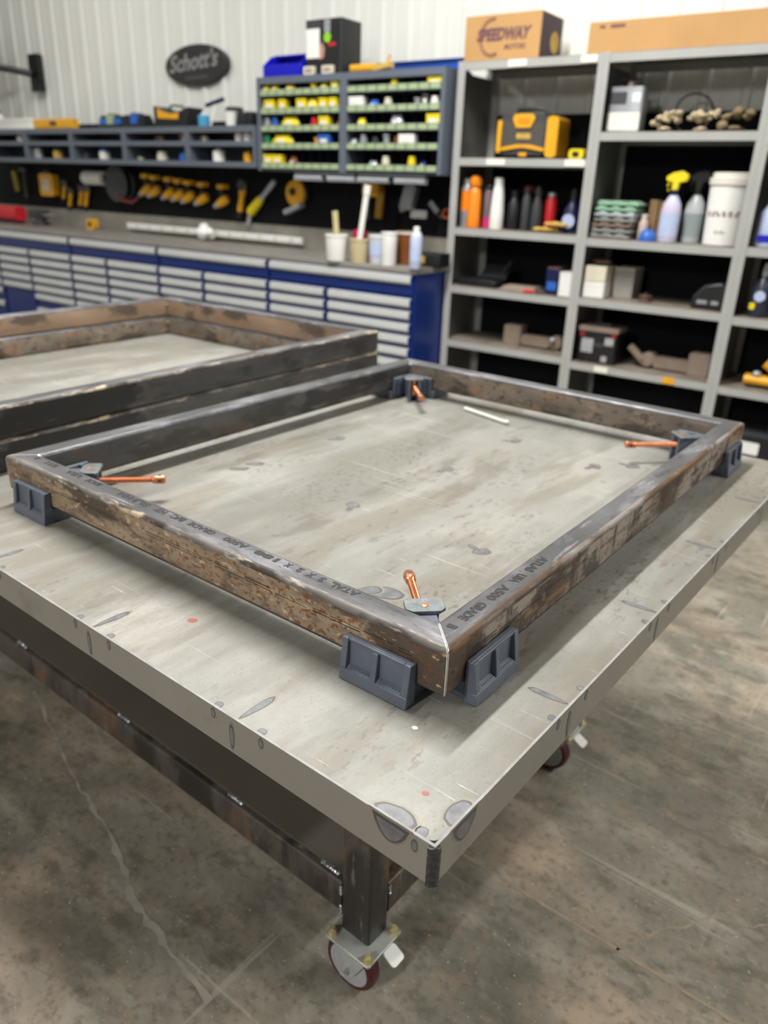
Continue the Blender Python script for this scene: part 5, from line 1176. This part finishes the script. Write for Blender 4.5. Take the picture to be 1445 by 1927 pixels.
mt = stroke_mesh(.05, .016, 4); wrap(mt, .06, .102, .0356); mt.materials.append(pmat('grey_print', '#a8a8a6', .5)); q = bpy.data.objects.new('printed_size', mt); S.collection.objects.link(q); q.parent = o
for zq, l in ((0, 'lower'), (.0905, 'upper')):
    o = wthing('white_carton', 'white carton of the pair beside the shelving post, %s one' % l, 'carton', -1.315, 3.93, LV[1][2]+.0008+zq, .03)
    m = MB(); m.box(-.075, .055, -.08, .10, .0, .088); m.build('carton', M_offwhite if zq else M_white, o, bevel=.002); m = MB(); m.box(-.0755, .0555, -.0805, .1, .060, .0625); m.build('lid_edge', M_offwhite, o)
o = wthing('folded_rag', 'brown rag lying on the white cartons', 'rag', -1.33, 3.95, LV[1][2]+.183)
m = MB(); 
for q in range(5): m.ell((random.uniform(-.03, .03), random.uniform(-.03, .03), .016), .035, .03, .014, wob=.15)
m.build('rag', pmat('brown_rag', '#866a58', .9), o)
o = sh('white_carton', 'pale grey carton behind the two white cartons', 'carton', -1.185, 4.05, 1, 2)
m = MB(); m.box(-.065, .055, -.07, .09, 0, .165); m.build('carton', pmat('pale_grey_card', '#a9a69e', .7), o, bevel=.002); m = MB(); m.box(-.066, .056, -.072, .091, .1652, .172); m.build('lid', M_offwhite, o)
o = sh('small_pulley', 'small brown pulley lying on the middle shelf', 'pulley', -1.03, 3.93, 1, 2)
m = MB(); m.lathe([(.035, 0), (.04, .006), (.028, .018), (.04, .03), (.035, .036)], 20); m.build('wheel', pmat('rust_brown', '#5f4434', .6), o); m = MB(); m.lathe([(.012, .0362), (.012, .05)], 12); m.build('hub', M_dgrey, o)
o = sh('tool_case', 'glossy black rounded tool case at the right of the middle shelf', 'case', -0.665, 3.95, 1, 2)
m = MB(); m.prism([(-.09, 0), (.10, 0), (.10, .12), (.06, .15), (-.03, .13), (-.085, .07)], -.09, .09, 'xz'); m.build('case', M_black, o, bevel=.012); m = MB(); m.rbox(-.055, .0, -.096, -.0902, .03, .05, .006, axis='y'); m.build('latch', M_silver, o); m = MB(); m.rbox(.02, .06, -.096, -.0902, .03, .05, .006, axis='y'); m.build('latch', M_silver, o)
o = sh('car_battery', 'black battery with grey stickers and a pale lid on the lowest visible middle shelf', 'battery', -1.245, 3.93, 1, 1)
m = MB(); m.rbox(-.125, .11, -.08, .085, 0, .19, .008); m.build('case', M_black, o); m = MB(); m.rbox(-.132, .117, -.086, .09, .1902, .215, .008); m.build('lid', M_cast, o)
m = MB(); m.rbox(-.06, .05, -.03, .03, .2152, .235, .01); m.build('vent_cover', M_dgrey, o)
m = MB(); m.rbox(-.105, -.03, -.0814, -.0802, .06, .145, .005, axis='y'); m.build('sticker', M_hub, o); m = MB(); m.rbox(.04, .095, -.0814, -.0802, .115, .16, .005, axis='y'); m.build('sticker', M_hub, o)
m = MB(); m.rbox(.03, .065, -.0814, -.0802, .015, .05, .005, axis='y'); m.build('sticker', M_hub, o); m = MB(); m.rbox(-.025, .03, -.0814, -.0802, .10, .125, .005, axis='y'); m.build('sticker', M_dgrey, o)
m = MB(); m.rbox(-.122, -.09, -.0818, -.0802, .155, .185, .004, axis='y'); m.build('terminal_tab', pmat('terminal_red', '#8a2428', .5), o)
m = MB(); m.rbox(.075, .105, -.0818, -.0802, .162, .186, .004, axis='y'); m.build('terminal_tab', pmat('terminal_red', '#8a2428'), o)

# unit 3, only its left edge is in the picture
o = sh('detergent_bottle', 'pale blue and white bottle at the right edge of the picture', 'bottle', -0.435, 3.90, 2, 3)
m = MB(); m.lathe([(.055, 0), (.06, .008), (.058, .17), (.03, .205), (.02, .21)], 22, sy=.7); m.build('bottle', M_lblue, o); m = MB(); m.lathe([(.022, .2102), (.022, .24), (.016, .244)], 16); m.build('cap', M_white, o)
m = MB(); m.rbox(-.045, .03, -.0445, -.0425, .025, .06, .01, axis='y'); m.build('label', M_cblue, o)
o = sh('spray_bottle', 'dark bottle with blue and yellow label on the right shelving', 'bottle', -0.405, 3.90, 2, 2)
m = MB(); m.lathe([(.05, 0), (.053, .006), (.051, .13), (.03, .19), (.016, .21)], 22); m.build('bottle', pmat('slate_bottle', '#2a3040', .35), o); m = MB(); m.lathe([(.018, .2102), (.02, .24), (.012, .275)], 16); m.build('cap', M_hub, o)
m = MB(); m.lathe([(.028, 0), (.028, .0012)], 20, (.003, -.0535, .11), (0, -1, 0)); m.build('round_label', M_lblue, o); m = MB(); m.rbox(-.04, -.012, -.0545, -.0515, .04, .075, .008, axis='y'); m.build('yellow_label', M_byellow, o)
o = sh('power_tool', 'yellow and black power tool on the lower right shelving', 'power tool', -0.31, 3.93, 2, 1)
m = MB(); m.rbox(-.09, .16, -.05, .05, .012, .065, .024, axis='x'); m.build('body', M_yellow, o); m = MB(); m.M = Matrix.Translation((.03, 0, .09)) @ Matrix.Rotation(.5, 4, 'Y'); m.rbox(-.05, .14, -.035, .035, -.0, .05, .02, axis='x'); m.build('upper_body', M_yellow, o)
m = MB(); m.box(-.07, .15, -.045, .045, 0, .0115); m.build('base', M_black, o); m = MB(); m.ell((-.03, -.03, .075), .025, .02, .018); m.build('knob', M_silver, o)
o = sh('storage_case', 'black case with a white label on the bottom right shelf', 'case', -0.28, 3.96, 2, 0)
m = MB(); m.rbox(-.14, .30, -.12, .12, 0, .16, .012); m.build('case', M_black, o); m = MB(); m.rbox(-.07, .045, -.122, -.1202, .055, .125, .008, axis='y'); m.build('label', M_white, o); m = MB(); m.rbox(-.142, .302, -.122, .122, .1602, .172, .012); m.build('lid', M_dgrey, o)
o = wthing('scrap_tube', 'pale brown scrap tube lying on the black case', 'tube', -0.13, 3.93, LV[2][0]+.1745)
m = MB(); m.cyl((-.08, -.03, .026), (.16, .02, .026), .025, seg=18); m.build('tube', pmat('tan_tube', '#a88e78', .6), o); m = MB(); m.cyl((-.083, -.031, .026), (-.08, -.03, .026), .018, seg=14); m.build('bore', M_dgrey, o)

# ------------------------------------------------------------------ on the white wall
o = wthing('oval_sign', 'black oval sign with grey script lettering on the white wall', 'sign', -5.11, 4.262, 2.347)
m = MB(); m.lathe([(.375, 0), (.385, .004), (.385, .018), (.375, .022)], 48, (0, 0, 0), (0, -1, 0), sx=1.0, sy=0.39)
sb = m.build('board', pmat('sign_black', '#2b2b2c', .5, var=.1), o)
text_part('lettering', "Schott's", pmat('sign_grey', '#8d8d8b', .5), o, (-.33, -.0225, -.045), (PI/2, -.06, 0), width=.60, height=.12, depth=.001, shear=.35, bold=.004)
m = MB()
for k in range(8): m.rbox(-.13+.034*k, -.13+.034*k+.022, -.0235, -.0222, -.105+.001*k, -.078+.001*k, .006, axis='y')
m.build('small_lettering', pmat('sign_dark_grey', '#525251', .5), o)
o = wthing('wall_monitor', 'dark wall monitor on a black arm at the upper left edge', 'monitor', -7.68, 4.24, 2.52)
m = MB(); m.rbox(-.62, .13, -.42, -.38, -.24, .26, .01, axis='y'); m.build('screen_housing', M_dgrey, o); m = MB(); m.box(-.60, .11, -.4215, -.4202, -.22, .24); m.build('screen', M_black, o)
m = MB(); m.tube([(.0, -.37, -.1), (.16, -.22, -.12), (.30, -.06, -.15)], .03); m.build('arm', M_black, o); m = MB(); m.rbox(.24, .40, -.05, 0, -.30, .02, .008, axis='y'); m.build('wall_plate', M_black, o)
